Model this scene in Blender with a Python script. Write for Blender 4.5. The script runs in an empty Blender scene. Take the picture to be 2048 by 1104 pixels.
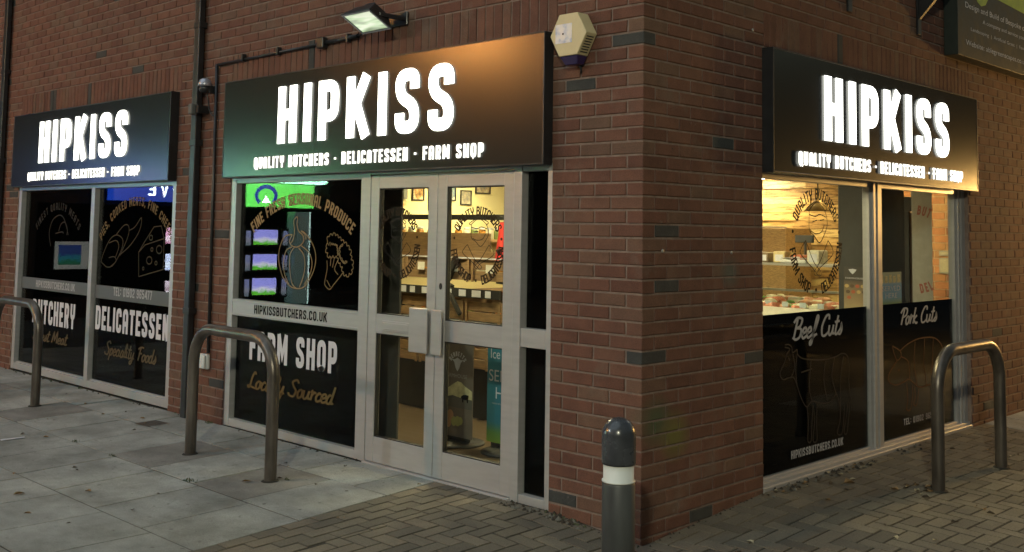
import bpy, bmesh, math, random
from mathutils import Vector, Matrix
R = math.radians
S = bpy.context.scene
C = S.collection
rng = random.Random(11)

# ------------------------------------------------------------------ camera, sky, lights, exposure
cam_d = bpy.data.cameras.new("camera")
cam_d.sensor_width = 36
cam_d.lens = 2127.24 / 2048 * 36
cam_d.shift_x = -0.0004
cam_d.shift_y = -(552 - 296.15) / 2048
cam_d.clip_start = 0.05
cam_d.clip_end = 500
cam = bpy.data.objects.new("camera", cam_d)
C.objects.link(cam)
yaw, pit, rol = R(134.28392), R(4.40796), R(0.89029)
fw = Vector((math.cos(pit) * math.cos(yaw), math.cos(pit) * math.sin(yaw), math.sin(pit)))
rt = Vector((math.sin(yaw), -math.cos(yaw), 0))
up = rt.cross(fw)
rt2 = rt * math.cos(rol) + up * math.sin(rol)
up2 = -rt * math.sin(rol) + up * math.cos(rol)
m = Matrix((rt2, up2, -fw)).transposed().to_4x4()
m.translation = (3.47738, -4.57184, 1.63467)
cam.matrix_world = m
S.camera = cam

W = bpy.data.worlds.new("World")
S.world = W
W.use_nodes = True
wn = W.node_tree.nodes
sky = wn.new("ShaderNodeTexSky")
sky.sky_type = 'NISHITA'
sky.sun_disc = False
sky.sun_elevation = R(2.0)
sky.sun_rotation = R(200)
W.node_tree.links.new(sky.outputs[0], wn["Background"].inputs[0])
wn["Background"].inputs[1].default_value = 0.15

sun_d = bpy.data.lights.new("sun", 'SUN')
sun_d.energy = 0.62
sun_d.angle = R(60)
sun_d.color = (0.74, 0.90, 1.0)
sun = bpy.data.objects.new("sun", sun_d)
sun.rotation_euler = (R(27), 0, R(-20))
C.objects.link(sun)

S.view_settings.view_transform = 'Standard'
S.view_settings.look = 'None'
S.view_settings.exposure = 0.0
S.view_settings.gamma = 1.0
S.cycles.use_denoising = True
S.cycles.max_bounces = 7
S.cycles.transparent_max_bounces = 16
S.cycles.sample_clamp_indirect = 4
S.cycles.use_light_tree = True

# ------------------------------------------------------------------ materials
def mat(name):
    mt = bpy.data.materials.new(name)
    mt.use_nodes = True
    nt = mt.node_tree
    return mt, nt, nt.nodes["Principled BSDF"]

def N(nt, kind, **kw):
    n = nt.nodes.new(kind)
    for k, v in kw.items():
        if k.startswith("i_"):
            n.inputs[k[2:].replace("_", " ")].default_value = v
        else:
            setattr(n, k, v)
    return n

def mixc(nt, fac, a, b, mode='MIX'):
    n = nt.nodes.new("ShaderNodeMix")
    n.data_type = 'RGBA'
    n.blend_type = mode
    for i, v in ((0, fac), (6, a), (7, b)):
        if hasattr(v, 'is_output'):
            nt.links.new(v, n.inputs[i])
        else:
            n.inputs[i].default_value = v if i == 0 else (*v, 1) if len(v) == 3 else v
    return n.outputs[2]

def ramp(nt, src, stops):
    n = nt.nodes.new("ShaderNodeValToRGB")
    e = n.color_ramp.elements
    while len(e) < len(stops):
        e.new(0.5)
    for k, (p, c) in enumerate(stops):
        e[k].position = p
        e[k].color = (*c, 1) if len(c) == 3 else c
    nt.links.new(src, n.inputs[0])
    return n.outputs[0]

def noise(nt, scale, detail=4, rough=0.55, coord='Object', stretch=None):
    tc = nt.nodes.new("ShaderNodeTexCoord")
    n = nt.nodes.new("ShaderNodeTexNoise")
    n.inputs['Scale'].default_value = scale
    n.inputs['Detail'].default_value = detail
    n.inputs['Roughness'].default_value = rough
    src = tc.outputs[coord]
    if stretch:
        mp = nt.nodes.new("ShaderNodeMapping")
        mp.inputs['Scale'].default_value = stretch
        nt.links.new(src, mp.inputs[0])
        src = mp.outputs[0]
    nt.links.new(src, n.inputs['Vector'])
    return n.outputs[0]

def bump(nt, bs, src, strength, dist=0.002):
    b = nt.nodes.new("ShaderNodeBump")
    b.inputs['Strength'].default_value = strength
    b.inputs['Distance'].default_value = dist
    nt.links.new(src, b.inputs['Height'])
    nt.links.new(b.outputs[0], bs.inputs['Normal'])

def plain(name, col, rough=0.5, metal=0.0, var=0.12, scale=12, bmp=0.0, spec=0.5, coat=0.0, stretch=None):
    mt, nt, bs = mat(name)
    n = noise(nt, scale, stretch=stretch)
    c = ramp(nt, n, [(0.3, tuple(x * (1 - var) for x in col)), (0.7, tuple(min(1, x * (1 + var)) for x in col))])
    nt.links.new(c, bs.inputs['Base Color'])
    rr = ramp(nt, n, [(0.3, (rough * .85,) * 3), (0.7, (min(1, rough * 1.15),) * 3)])
    nt.links.new(rr, bs.inputs['Roughness'])
    bs.inputs['Metallic'].default_value = metal
    bs.inputs['Specular IOR Level'].default_value = spec
    bs.inputs['Coat Weight'].default_value = coat
    if bmp:
        bump(nt, bs, noise(nt, scale * 8), bmp)
    return mt

def glow(name, col, s, body=(.5, .5, .5)):
    mt, nt, bs = mat(name)
    bs.inputs['Base Color'].default_value = (*body, 1)
    bs.inputs['Emission Color'].default_value = (*col, 1)
    bs.inputs['Emission Strength'].default_value = s
    return mt

def brick_mat(name, base, grey, mossy=False):
    mt, nt, bs = mat(name)
    at = N(nt, "ShaderNodeAttribute", attribute_name="rnd")
    ak = N(nt, "ShaderNodeAttribute", attribute_name="dark")
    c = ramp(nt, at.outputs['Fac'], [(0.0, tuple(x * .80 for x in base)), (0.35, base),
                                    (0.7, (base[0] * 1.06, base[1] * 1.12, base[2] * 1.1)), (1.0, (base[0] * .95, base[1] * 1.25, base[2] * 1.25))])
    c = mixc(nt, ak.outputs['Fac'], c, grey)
    n1 = noise(nt, 9, 5, 0.65)
    c = mixc(nt, 1.0, c, ramp(nt, n1, [(0.25, (.74, .74, .76)), (0.75, (1.2, 1.18, 1.15))]), 'MULTIPLY')
    n2 = noise(nt, 160, 3, 0.7)
    c = mixc(nt, 1.0, c, ramp(nt, n2, [(0.3, (.72, .72, .72)), (0.72, (1.22, 1.22, 1.22))]), 'MULTIPLY')
    n3 = noise(nt, 1.3, 4, 0.6)
    c = mixc(nt, 1.0, c, ramp(nt, n3, [(0.35, (.84, .84, .86)), (0.7, (1.1, 1.1, 1.06))]), 'MULTIPLY')
    c = mixc(nt, ramp(nt, noise(nt, 5.5, 7, .8), [(0.63, (0, 0, 0)), (0.72, (.5, .5, .5))]), c, (.27, .25, .22))
    c = mixc(nt, ramp(nt, noise(nt, 55, 2, .5), [(0.72, (0, 0, 0)), (0.75, (.9, .9, .9))]), c, (.05, .035, .03))
    if mossy:   # pale lime bloom and green algae, a stain of the lower wall itself
        nn = noise(nt, 2.4, 6, 0.7)
        c = mixc(nt, ramp(nt, nn, [(0.56, (0, 0, 0)), (0.75, (.35, .35, .35))]), c, (.20, .21, .17))
        for cen, rad, gc in (((0, .13, .62), .17, (.05, .085, .04)), ((0, .30, .53), .16, (.13, .135, .03)), ((0, .85, 1.40), .12, (.08, .10, .085))):
            gp = nt.nodes.new("ShaderNodeNewGeometry")
            vd = N(nt, "ShaderNodeVectorMath", operation='DISTANCE')
            nt.links.new(gp.outputs['Position'], vd.inputs[0])
            vd.inputs[1].default_value = cen
            c = mixc(nt, ramp(nt, vd.outputs['Value'], [(rad * .25, (.75, .75, .75)), (rad, (0, 0, 0))]), c, gc)
    nt.links.new(c, bs.inputs['Base Color'])
    bs.inputs['Roughness'].default_value = 0.86
    bs.inputs['Specular IOR Level'].default_value = 0.3
    bump(nt, bs, noise(nt, 120, 6, 0.75), 0.7, 0.004)
    return mt

M = {}
M['brick'] = brick_mat("red_brick", (.160, .073, .051), (.056, .058, .056), True)
M['reflection_brick'] = brick_mat("bright_reflection_brick", (.50, .22, .10), (.3, .14, .08))  # orange brick colour of the stand-in for a reflected lit front
def mortar_mat():
    mt, nt, bs = mat("mortar")
    c = ramp(nt, noise(nt, 14, 6, .7), [(0.3, (.15, .105, .085)), (0.7, (.27, .205, .17))])
    nt.links.new(c, bs.inputs['Base Color'])
    bs.inputs['Roughness'].default_value = 0.95
    bump(nt, bs, noise(nt, 90, 5, .7), 0.8, 0.004)
    return mt
M['mortar'] = mortar_mat()

def slab_mat():
    mt, nt, bs = mat("concrete_slab")
    at = N(nt, "ShaderNodeAttribute", attribute_name="rnd")
    ak = N(nt, "ShaderNodeAttribute", attribute_name="dark")
    c = ramp(nt, at.outputs['Fac'], [(0, (.255, .265, .25)), (1, (.33, .34, .32))])
    c = mixc(nt, ak.outputs['Fac'], c, (.215, .21, .195))
    c = mixc(nt, 1.0, c, ramp(nt, noise(nt, 2.2, 6, .65), [(0.32, (.60, .60, .58)), (0.62, (1.14, 1.14, 1.14))]), 'MULTIPLY')
    c = mixc(nt, 1.0, c, ramp(nt, noise(nt, 150, 3, .7), [(0.3, (.68, .68, .68)), (0.7, (1.25, 1.25, 1.25))]), 'MULTIPLY')
    c = mixc(nt, ramp(nt, noise(nt, 7, 5, .7), [(0.62, (0, 0, 0)), (0.74, (.7, .7, .7))]), c, (.13, .13, .12))
    c = mixc(nt, ramp(nt, noise(nt, 26, 2, .4), [(0.70, (0, 0, 0)), (0.74, (.8, .8, .8))]), c, (.10, .10, .09))
    c = mixc(nt, 1.0, c, ramp(nt, noise(nt, .9, 5, .7, stretch=(1, 2.5, 1)), [(0.35, (.78, .78, .78)), (0.6, (1.05, 1.05, 1.05))]), 'MULTIPLY')
    nt.links.new(c, bs.inputs['Base Color'])
    bs.inputs['Roughness'].default_value = 0.8
    bump(nt, bs, noise(nt, 70, 6, .75), 0.5, 0.003)
    return mt
M['slab'] = slab_mat()

def paver_mat():
    mt, nt, bs = mat("block_paver")
    at = N(nt, "ShaderNodeAttribute", attribute_name="rnd")
    c = ramp(nt, at.outputs['Fac'], [(0, (.105, .094, .076)), (.5, (.15, .133, .105)), (1, (.185, .158, .12))])
    c = mixc(nt, 1.0, c, ramp(nt, noise(nt, 1.1, 6, .65), [(0.32, (.62, .62, .64)), (0.66, (1.15, 1.14, 1.08))]), 'MULTIPLY')
    c = mixc(nt, 1.0, c, ramp(nt, noise(nt, 130, 4, .75), [(0.3, (.65, .65, .65)), (0.7, (1.35, 1.35, 1.3))]), 'MULTIPLY')
    c = mixc(nt, ramp(nt, noise(nt, 1.7, 4, .6), [(0.58, (0, 0, 0)), (0.68, (.55, .55, .55))]), c, (.07, .066, .06))
    nt.links.new(c, bs.inputs['Base Color'])
    bs.inputs['Roughness'].default_value = 0.82
    bump(nt, bs, noise(nt, 85, 6, .8), 0.8, 0.004)
    return mt
M['paver'] = paver_mat()
M['asphalt'] = plain("asphalt", (.05, .05, .05), .9, scale=40, bmp=.5)
M['joint'] = plain("sandy_joint", (.022, .020, .016), .95, scale=30, bmp=.4)
M['alu'] = plain("satin_aluminium", (.46, .45, .445), .38, 0.4, .06, 5, stretch=(1, 1, 6))
M['alu_dull'] = plain("dull_aluminium", (.34, .34, .325), .5, 0.3, .12, 5)
M['gasket'] = plain("rubber_gasket", (.015, .015, .015), .6)
M['black_metal'] = plain("black_painted_metal", (.018, .019, .021), .38, 0.0, .3, 8)
M['grey_edge'] = plain("mid_grey_plastic", (.11, .11, .105), .55)
M['steel'] = plain("worn_steel_tube", (.125, .108, .092), .36, 0.65, .42, 11, bmp=.15, stretch=(1, 1, .3))
def fascia_mat():
    mt, nt, bs = mat("dark_fascia_paint")
    bs.inputs['Base Color'].default_value = (.018, .020, .019, 1)
    bs.inputs['Roughness'].default_value = .22
    bs.inputs['Specular IOR Level'].default_value = .34
    bump(nt, bs, noise(nt, 300, 2, .5), .05, .001)
    return mt
M['fascia'] = fascia_mat()
M['film'] = None
M['film_solid'] = plain("black_window_film", (.0012, .0013, .0015), .8, spec=0)
M['white_vinyl'] = plain("white_vinyl", (.62, .62, .66), .5, var=.03)
M['grey_vinyl'] = plain("pale_grey_vinyl", (.42, .42, .43), .5, var=.05, spec=.03)
M['gold_vinyl'] = plain("tan_gold_vinyl", (.33, .22, .11), .5, var=.08, spec=.03)
M['dimgold_vinyl'] = plain("dark_tan_vinyl", (.11, .085, .05), .5, var=.1, spec=.03)
M['dimgrey_vinyl'] = plain("charcoal_vinyl", (.042, .036, .030), .5, spec=.03)
M['black_vinyl'] = plain("black_vinyl", (.008, .007, .006), .5, spec=.03)
M['dark_brown'] = plain("dark_brown_vinyl", (.04, .028, .018), .5, spec=.03)
M['lit_white'] = glow("lit_white_letter", (1.0, 1.0, .90), 4.0)
M['lit_small'] = glow("lit_small_letter", (1.0, .985, .88), 1.7)
M['sticker_white'] = plain("white_sticker", (.6, .62, .68), .35)
M['cream_plastic'] = plain("cream_plastic", (.58, .50, .29), .45, var=.04)
M['yellow_side'] = plain("yellowed_plastic", (.36, .28, .08), .5)
M['purple_lens'] = plain("dark_purple_lens", (.03, .018, .085), .2, coat=.5)
M['white_plastic'] = plain("white_plastic", (.62, .63, .61), .4, var=.05)
M['silver'] = plain("silver_plastic", (.42, .42, .48), .25, .5)
M['wood'] = plain("pine_board", (.42, .26, .12), .6, var=.3, scale=4, stretch=(6, 6, 30))
M['wood_dark'] = plain("dark_wood", (.16, .095, .05), .6, var=.3, scale=4)
M['wood_mid'] = plain("crate_wood", (.25, .155, .075), .6, var=.3, scale=5, stretch=(2, 2, 20))
M['yellow_paint'] = plain("warm_cream_paint", (.78, .68, .36), .85, var=.04, scale=3)
M['ceiling'] = plain("cream_ceiling", (.66, .60, .42), .9, var=.03)
M['floor_wood'] = plain("laminate_floor", (.085, .06, .035), .35, var=.25, scale=3, stretch=(1, 12, 1))
M['charcoal'] = plain("charcoal_panel", (.055, .055, .052), .55)
M['green_sign'] = glow("lit_green_sign", (.13, .78, .10), 24.0)
M['blue_sign'] = glow("lit_blue_sign", (.015, .08, .72), 5.5)
M['ring_blue'] = glow("lit_dark_blue_ring", (.01, .04, .5), 12)
M['lit_pale'] = glow("lit_pale_letter", (.85, .95, 1.0), 40.0)

def glass_mat():
    mt = bpy.data.materials.new("window_glass")
    mt.use_nodes = True
    nt = mt.node_tree
    nt.nodes.clear()
    out = nt.nodes.new("ShaderNodeOutputMaterial")
    geo = nt.nodes.new("ShaderNodeNewGeometry")
    mr = N(nt, "ShaderNodeMapRange")
    nt.links.new(geo.outputs['Backfacing'], mr.inputs[0])
    mr.inputs[3].default_value = 1.2
    mr.inputs[4].default_value = 1 / 1.2
    fr = nt.nodes.new("ShaderNodeFresnel")
    nt.links.new(mr.outputs[0], fr.inputs['IOR'])
    tr = nt.nodes.new("ShaderNodeBsdfTransparent")
    tr.inputs[0].default_value = (.93, .955, .94, 1)
    gl = nt.nodes.new("ShaderNodeBsdfGlossy")
    gl.inputs['Roughness'].default_value = 0.012
    mx = nt.nodes.new("ShaderNodeMixShader")
    nt.links.new(fr.outputs[0], mx.inputs[0])
    nt.links.new(tr.outputs[0], mx.inputs[1])
    nt.links.new(gl.outputs[0], mx.inputs[2])
    nt.links.new(mx.outputs[0], out.inputs[0])
    return mt
M['glass'] = glass_mat()

def film_mat():   # black perforated film: lets a little of the lit shop through
    mt = bpy.data.materials.new("translucent_black_film")
    mt.use_nodes = True
    nt = mt.node_tree
    bs = nt.nodes["Principled BSDF"]
    bs.inputs['Base Color'].default_value = (.0012, .0013, .0015, 1)
    bs.inputs['Roughness'].default_value = .6
    bs.inputs['Specular IOR Level'].default_value = 0
    tr = nt.nodes.new("ShaderNodeBsdfTransparent")
    mx = nt.nodes.new("ShaderNodeMixShader")
    mx.inputs[0].default_value = 0.992
    nt.links.new(tr.outputs[0], mx.inputs[1])
    nt.links.new(bs.outputs[0], mx.inputs[2])
    nt.links.new(mx.outputs[0], nt.nodes["Material Output"].inputs[0])
    return mt
M['film'] = film_mat()

def picture_mat(name, a, b, c, scale=9):
    mt, nt, bs = mat(name)
    n = noise(nt, scale, 3, .6)
    col = ramp(nt, n, [(0.35, a), (0.5, b), (0.65, c)])
    nt.links.new(col, bs.inputs['Base Color'])
    bs.inputs['Roughness'].default_value = .3
    return mt

def screen_mat(name, top, mid, low, s):
    mt, nt, bs = mat(name)
    tc = nt.nodes.new("ShaderNodeTexCoord")
    sp = nt.nodes.new("ShaderNodeSeparateXYZ")
    nt.links.new(tc.outputs['Generated'], sp.inputs[0])
    n = noise(nt, 11, 4, .7)
    ad = N(nt, "ShaderNodeMath", operation='ADD')
    ml = N(nt, "ShaderNodeMath", operation='MULTIPLY')
    ml.inputs[1].default_value = .8
    nt.links.new(n, ml.inputs[0])
    nt.links.new(ml.outputs[0], ad.inputs[0])
    nt.links.new(sp.outputs[2], ad.inputs[1])
    col = ramp(nt, ad.outputs[0], [(0.55, low), (0.72, mid), (0.95, top)])
    bs.inputs['Base Color'].default_value = (.02, .02, .02, 1)
    nt.links.new(col, bs.inputs['Emission Color'])
    bs.inputs['Emission Strength'].default_value = s
    return mt

# ------------------------------------------------------------------ object helpers
def tag(o, label=None, cat=None, group=None, kind=None):
    if label: o['label'] = label
    if cat: o['category'] = cat
    if group: o['group'] = group
    if kind: o['kind'] = kind
    return o

def empty(name, loc=(0, 0, 0), label=None, cat=None, group=None, kind=None):
    o = bpy.data.objects.new(name, None)
    C.objects.link(o)
    o.location = loc
    o.empty_display_size = .1
    return tag(o, label, cat, group, kind)

def copy_tree(o, parent=None):
    c = o.copy()
    C.objects.link(c)
    if parent:
        c.parent = parent
    for ch in list(o.children):
        copy_tree(ch, c)
    return c

class MB:
    def __init__(s):
        s.v, s.f, s.mi, s.r, s.d, s.sm = [], [], [], [], [], []
        s.cur, s.rnd, s.dark = 0, 0.5, 0.0
    def face(s, idx, smooth=False):
        s.f.append(idx); s.mi.append(s.cur); s.r.append(s.rnd); s.d.append(s.dark); s.sm.append(smooth)
    def add(s, pts, faces, smooth=False):
        b = len(s.v)
        s.v += [tuple(p) for p in pts]
        for f in faces:
            s.face([b + i for i in f], smooth)
    def box(s, x0, x1, y0, y1, z0, z1, mx=None):
        p = [(x0, y0, z0), (x1, y0, z0), (x1, y1, z0), (x0, y1, z0), (x0, y0, z1), (x1, y0, z1), (x1, y1, z1), (x0, y1, z1)]
        if mx: p = [mx @ Vector(q) for q in p]
        s.add(p, [(0, 3, 2, 1), (4, 5, 6, 7), (0, 1, 5, 4), (1, 2, 6, 5), (2, 3, 7, 6), (3, 0, 4, 7)])
        return s
    def tube(s, pts, r, n=12, cap=True, rad=None):
        pts = [Vector(p) for p in pts]
        rings, prev = [], None
        for i, p in enumerate(pts):
            t = (pts[min(i + 1, len(pts) - 1)] - pts[max(i - 1, 0)]).normalized()
            a = Vector((0, 0, 1)) if abs(t.z) < .9 else Vector((1, 0, 0))
            if prev is None:
                u = t.cross(a).normalized()
            else:
                u = (prev - t * prev.dot(t)).normalized()
            prev = u
            w = t.cross(u)
            rr = rad[i] if rad else r
            b = len(s.v)
            s.v += [tuple(p + (u * math.cos(k * 2 * math.pi / n) + w * math.sin(k * 2 * math.pi / n)) * rr) for k in range(n)]
            rings.append(b)
        for a, b in zip(rings, rings[1:]):
            for k in range(n):
                s.face([a + k, a + (k + 1) % n, b + (k + 1) % n, b + k], True)
        if cap:
            s.face([rings[0] + k for k in range(n)][::-1])
            s.face([rings[-1] + k for k in range(n)])
        return s
    def lathe(s, prof, c=(0, 0, 0), n=32):
        rings = []
        for r_, z_ in prof:
            b = len(s.v)
            s.v += [(c[0] + r_ * math.cos(k * 2 * math.pi / n), c[1] + r_ * math.sin(k * 2 * math.pi / n), c[2] + z_) for k in range(n)]
            rings.append(b)
        for a, b in zip(rings, rings[1:]):
            for k in range(n):
                s.face([a + k, a + (k + 1) % n, b + (k + 1) % n, b + k], True)
        s.face([rings[0] + k for k in range(n)][::-1])
        s.face([rings[-1] + k for k in range(n)])
        return s
    def build(s, name, mats, parent=None, bevel=0, seg=1, attrs=False):
        me = bpy.data.meshes.new(name)
        me.from_pydata(s.v, [], s.f)
        if not isinstance(mats, (list, tuple)): mats = [mats]
        for mt in mats: me.materials.append(mt)
        me.polygons.foreach_set('material_index', s.mi)
        me.polygons.foreach_set('use_smooth', s.sm)
        if attrs:
            for nm, dat in (('rnd', s.r), ('dark', s.d)):
                a = me.attributes.new(nm, 'FLOAT', 'FACE')
                a.data.foreach_set('value', dat)
        me.update()
        o = bpy.data.objects.new(name, me)
        C.objects.link(o)
        if parent: o.parent = parent
        if parent and parent.location.length > 0:
            for v in me.vertices: v.co -= parent_loc(parent)
        if bevel:
            md = o.modifiers.new("bevel", 'BEVEL')
            md.width = bevel; md.segments = seg; md.limit_method = 'ANGLE'; md.angle_limit = R(40)
        return o

def parent_loc(p):
    v = Vector(p.location)
    while p.parent:
        p = p.parent
        v += Vector(p.location)
    return v

# a flat frame on a wall: u along, w up, q out of the wall
class Plane:
    def __init__(s, o, u, w, q):
        s.o, s.u, s.w, s.q = Vector(o), Vector(u), Vector(w), Vector(q)
    def __call__(s, a, b, c=0.0):
        return s.o + s.u * a + s.w * b + s.q * c
PL = Plane((0, 0, 0), (1, 0, 0), (0, 0, 1), (0, -1, 0))     # left facade: a = x, b = z, c = out
PLD = Plane((-.025, 0, -.01176), (1.00719, 0, 0), (0, 0, 1.00719), (0, -1, 0))   # the same facade, for the film and lettering set back on the glass
PR = Plane((0, 0, 0), (0, 1, 0), (0, 0, 1), (1, 0, 0))      # right facade: a = y, b = z, c = out
PO = Plane((-16, .11, 0), (0, 1, 0), (0, 0, 1), (1, 0, 0))    # facade of the shops across the forecourt

def pbox(mb, P, a0, a1, b0, b1, c0, c1):
    p = [P(a0, b0, c0), P(a1, b0, c0), P(a1, b1, c0), P(a0, b1, c0), P(a0, b0, c1), P(a1, b0, c1), P(a1, b1, c1), P(a0, b1, c1)]
    mb.add(p, [(0, 3, 2, 1), (4, 5, 6, 7), (0, 1, 5, 4), (1, 2, 6, 5), (2, 3, 7, 6), (3, 0, 4, 7)])

# ------------------------------------------------------------------ lettering: strokes laid on a plane
def stroke(mb, P, pts, t, c, closed=False, depth=0.0):
    pts = [Vector(p) for p in pts]
    q = [pts[0]]
    for p in pts[1:]:
        if (p - q[-1]).length > 1e-5: q.append(p)
    pts = q
    n = len(pts)
    if n < 2: return
    L_, R_ = [], []
    for i in range(n):
        a = pts[(i - 1) % n] if (closed or i > 0) else None
        b = pts[(i + 1) % n] if (closed or i < n - 1) else None
        d1 = (pts[i] - a).normalized() if a is not None else None
        d2 = (b - pts[i]).normalized() if b is not None else None
        if d1 is None: d1 = d2
        if d2 is None: d2 = d1
        tt = d1 + d2
        tt = tt.normalized() if tt.length > 1e-4 else d1
        nn = Vector((-tt.y, tt.x))
        k = 1 / max(.45, nn.dot(Vector((-d1.y, d1.x))))
        L_.append(pts[i] + nn * t / 2 * k)
        R_.append(pts[i] - nn * t / 2 * k)
    seg = [(i, (i + 1) % n) for i in range(n if closed else n - 1)]
    b0 = len(mb.v)
    mb.v += [tuple(P(p.x, p.y, c)) for p in L_] + [tuple(P(p.x, p.y, c)) for p in R_]
    for i, j in seg:
        mb.face([b0 + i, b0 + n + i, b0 + n + j, b0 + j])
    if depth:
        b1 = len(mb.v)
        mb.v += [tuple(P(p.x, p.y, c - depth)) for p in L_] + [tuple(P(p.x, p.y, c - depth)) for p in R_]
        for i, j in seg:
            mb.face([b0 + i, b0 + j, b1 + j, b1 + i])
            mb.face([b0 + n + i, b1 + n + i, b1 + n + j, b0 + n + j])
        if not closed:
            mb.face([b0, b1, b1 + n, b0 + n])
            mb.face([b0 + n - 1, b0 + 2 * n - 1, b1 + 2 * n - 1, b1 + n - 1])

def rounded(pts, r, closed=False):
    out, n = [], len(pts)
    for i, p in enumerate(pts):
        x, y, *rr = p
        ri = rr[0] if rr else r
        p = Vector((x, y))
        if (not closed and i in (0, n - 1)) or ri <= 0:
            out.append(p); continue
        a, b = Vector(pts[i - 1][:2]), Vector(pts[(i + 1) % n][:2])
        da, db = (a - p), (b - p)
        k = min(ri, da.length * .5, db.length * .5)
        p0, p1 = p + da.normalized() * k, p + db.normalized() * k
        for s_ in range(6):
            f = s_ / 5
            out.append(p0 * (1 - f) ** 2 + p * 2 * f * (1 - f) + p1 * f * f)
    return out

def glyph(ch, t):
    a = t / 2; w = max(.52, 2.62 * t); X = w - a; H = 1 - a; r = .2; m_ = .5
    mid = w / 2
    O = [([(a, a), (a, H), (X, H), (X, a)], True)]
    S_ = [([(X, .68), (X, H), (a, H), (a, .58), (X, .42), (X, a), (a, a), (a, .32)], False)]
    V = lambda x: ([(x, 0, 0), (x, 1, 0)], False)
    Bh = lambda y, x0=0, x1=w: ([(x0, y, 0), (x1, y, 0)], False)
    G = {
        'H': (w, [V(a), V(X), Bh(m_, a, X)]), 'I': (t, [V(a)]),
        'P': (w, [V(a), ([(a, H), (X, H), (X, .40), (a, .40)], False)]),
        'K': (w * 1.08, [V(a), ([(X + .06, 1, 0), (a + .10, .47, 0)], False), ([(a + .12, .60, 0), (X + .06, 0, 0)], False)]),
        'S': (w, S_), '5': (w, [([(X, H, 0), (a, H, 0), (a, .56, 0), (X, .56), (X, a), (a, a), (a, .3)], False)]),
        'Q': (w, O + [([(mid, .22, 0), (w + .03, -.05, 0)], False)]), 'O': (w, O), '0': (w, O),
        'U': (w, [([(a, 1), (a, a), (X, a), (X, 1)], False)]),
        'A': (w, [([(a, 0), (a, H), (X, H), (X, 0)], False), Bh(.4, a, X)]),
        'L': (w * .86, [([(a, 1, 0), (a, a, 0), (w * .86, a, 0)], False)]),
        'T': (w * .94, [Bh(H, 0, w * .94), V(w * .47)]),
        'Y': (w, [([(a, 1), (a, .46), (X, .46), (X, 1)], False), ([(mid, 0, 0), (mid, .46, 0)], False)]),
        'B': (w, [V(a), ([(a, H), (X - .03, H), (X - .03, .52), (a, .52)], False), ([(a, .52), (X, .52), (X, a), (a, a)], False)]),
        'C': (w, [([(X, .66), (X, H), (a, H), (a, a), (X, a), (X, .34)], False)]),
        'G': (w, [([(X, .66), (X, H), (a, H), (a, a), (X, a), (X, .45, 0), (mid, .45)], False)]),
        'E': (w * .86, [V(a), Bh(H, 0, w * .86), Bh(m_, 0, w * .76), Bh(a, 0, w * .86)]),
        'F': (w * .86, [V(a), Bh(H, 0, w * .86), Bh(m_, 0, w * .76)]),
        'R': (w, [V(a), ([(a, H), (X, H), (X, .44), (a, .44)], False), ([(X - .14, .46, 0), (X, 0, 0)], False)]),
        'D': (w, [([(a, a, 0), (a, H, 0), (X, H), (X, a)], True)]),
        'M': (w * 1.3, [V(a), V(w * 1.3 - a), ([(a, 1, 0), (w * .65, .3, 0), (w * 1.3 - a, 1, 0)], False)]),
        'N': (w, [V(a), V(X), ([(a, 1, 0), (X, 0, 0)], False)]),
        'V': (w, [([(a, 1, 0), (mid, .02, 0), (X, 1, 0)], False)]),
        '1': (t * 1.4, [V(t * .9), ([(0, .82, 0), (t * .9, H, 0)], False)]),
        '2': (w, [([(a, .68), (a, H), (X, H), (X, .55), (a, .3), (a, a, 0), (w, a)], False)]),
        '4': (w, [([(X, 0, 0), (X, 1, 0)], False), ([(X, .3, 0), (a, .3, 0), (X, 1, 0)], False)]),
        '6': (w, [([(X, .72), (X, H), (a, H), (a, a), (X, a), (X, .52), (a, .52)], False)]),
        '9': (w, [([(a, .28), (a, a), (X, a), (X, H), (a, H), (a, .46), (X, .46)], False)]),
        '7': (w * .9, [([(0, H, 0), (X * .9, H, 0), (w * .3, 0, 0)], False)]),
        '.': (t, [([(a, 0, 0), (a, t, 0)], False)]), ',': (t, [([(a, t, 0), (a * .4, -.12, 0)], False)]),
        ':': (t, [([(a, .2, 0), (a, .2 + t, 0)], False), ([(a, .65, 0), (a, .65 + t, 0)], False)]),
        '*': (t * 1.5, [([(t * .2, .5, 0), (t * 1.3, .5, 0)], False)]),
        ' ': (w * .55, []),
    }
    wd, st = G[ch]
    return wd, [(rounded(p, r, cl), cl) for p, cl in st]

def block_layout(txt, t, gap):
    x, out = 0, []
    for ch in txt:
        wd, st = glyph(ch, t)
        out.append((x, wd, st, ch)); x += wd + gap
    return x - gap, out

def block_text(mb, P, txt, a0, a1, b0, h, c, t=.2, gap=.13, depth=0.0):
    L_, lay = block_layout(txt, t, gap)
    sx = (a1 - a0) / (L_ * h)
    k = 0
    for x, wd, st, ch in lay:
        for pts, cl in st:
            k += 1
            stroke_scaled(mb, P, pts, t, a0, b0, h, sx, c - (k % 4) * .0003, cl, depth)

def stroke_scaled(mb, P, pts, t, a0, b0, h, sx, c, cl, depth, x0=0):
    lay_x = x0
    q = [(p.x, p.y) for p in pts]
    Q = Plane(P(a0, b0, 0), P.u * h * sx, P.w * h, P.q)
    stroke(mb, Q, q, t, c, cl, depth)

def block_line(mb, P, txt, a0, a1, b0, h, c, t=.2, gap=.13, depth=0.0):
    L_, lay = block_layout(txt, t, gap)
    sx = (a1 - a0) / (L_ * h)
    k = 0
    for x, wd, st, ch in lay:
        Q = Plane(P(a0 + x * h * sx, b0, 0), P.u * h * sx, P.w * h, P.q)
        for pts, cl in st:
            k += 1
            stroke(mb, Q, [(p.x, p.y) for p in pts], t, c - (k % 4) * .0003, cl, depth)

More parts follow.
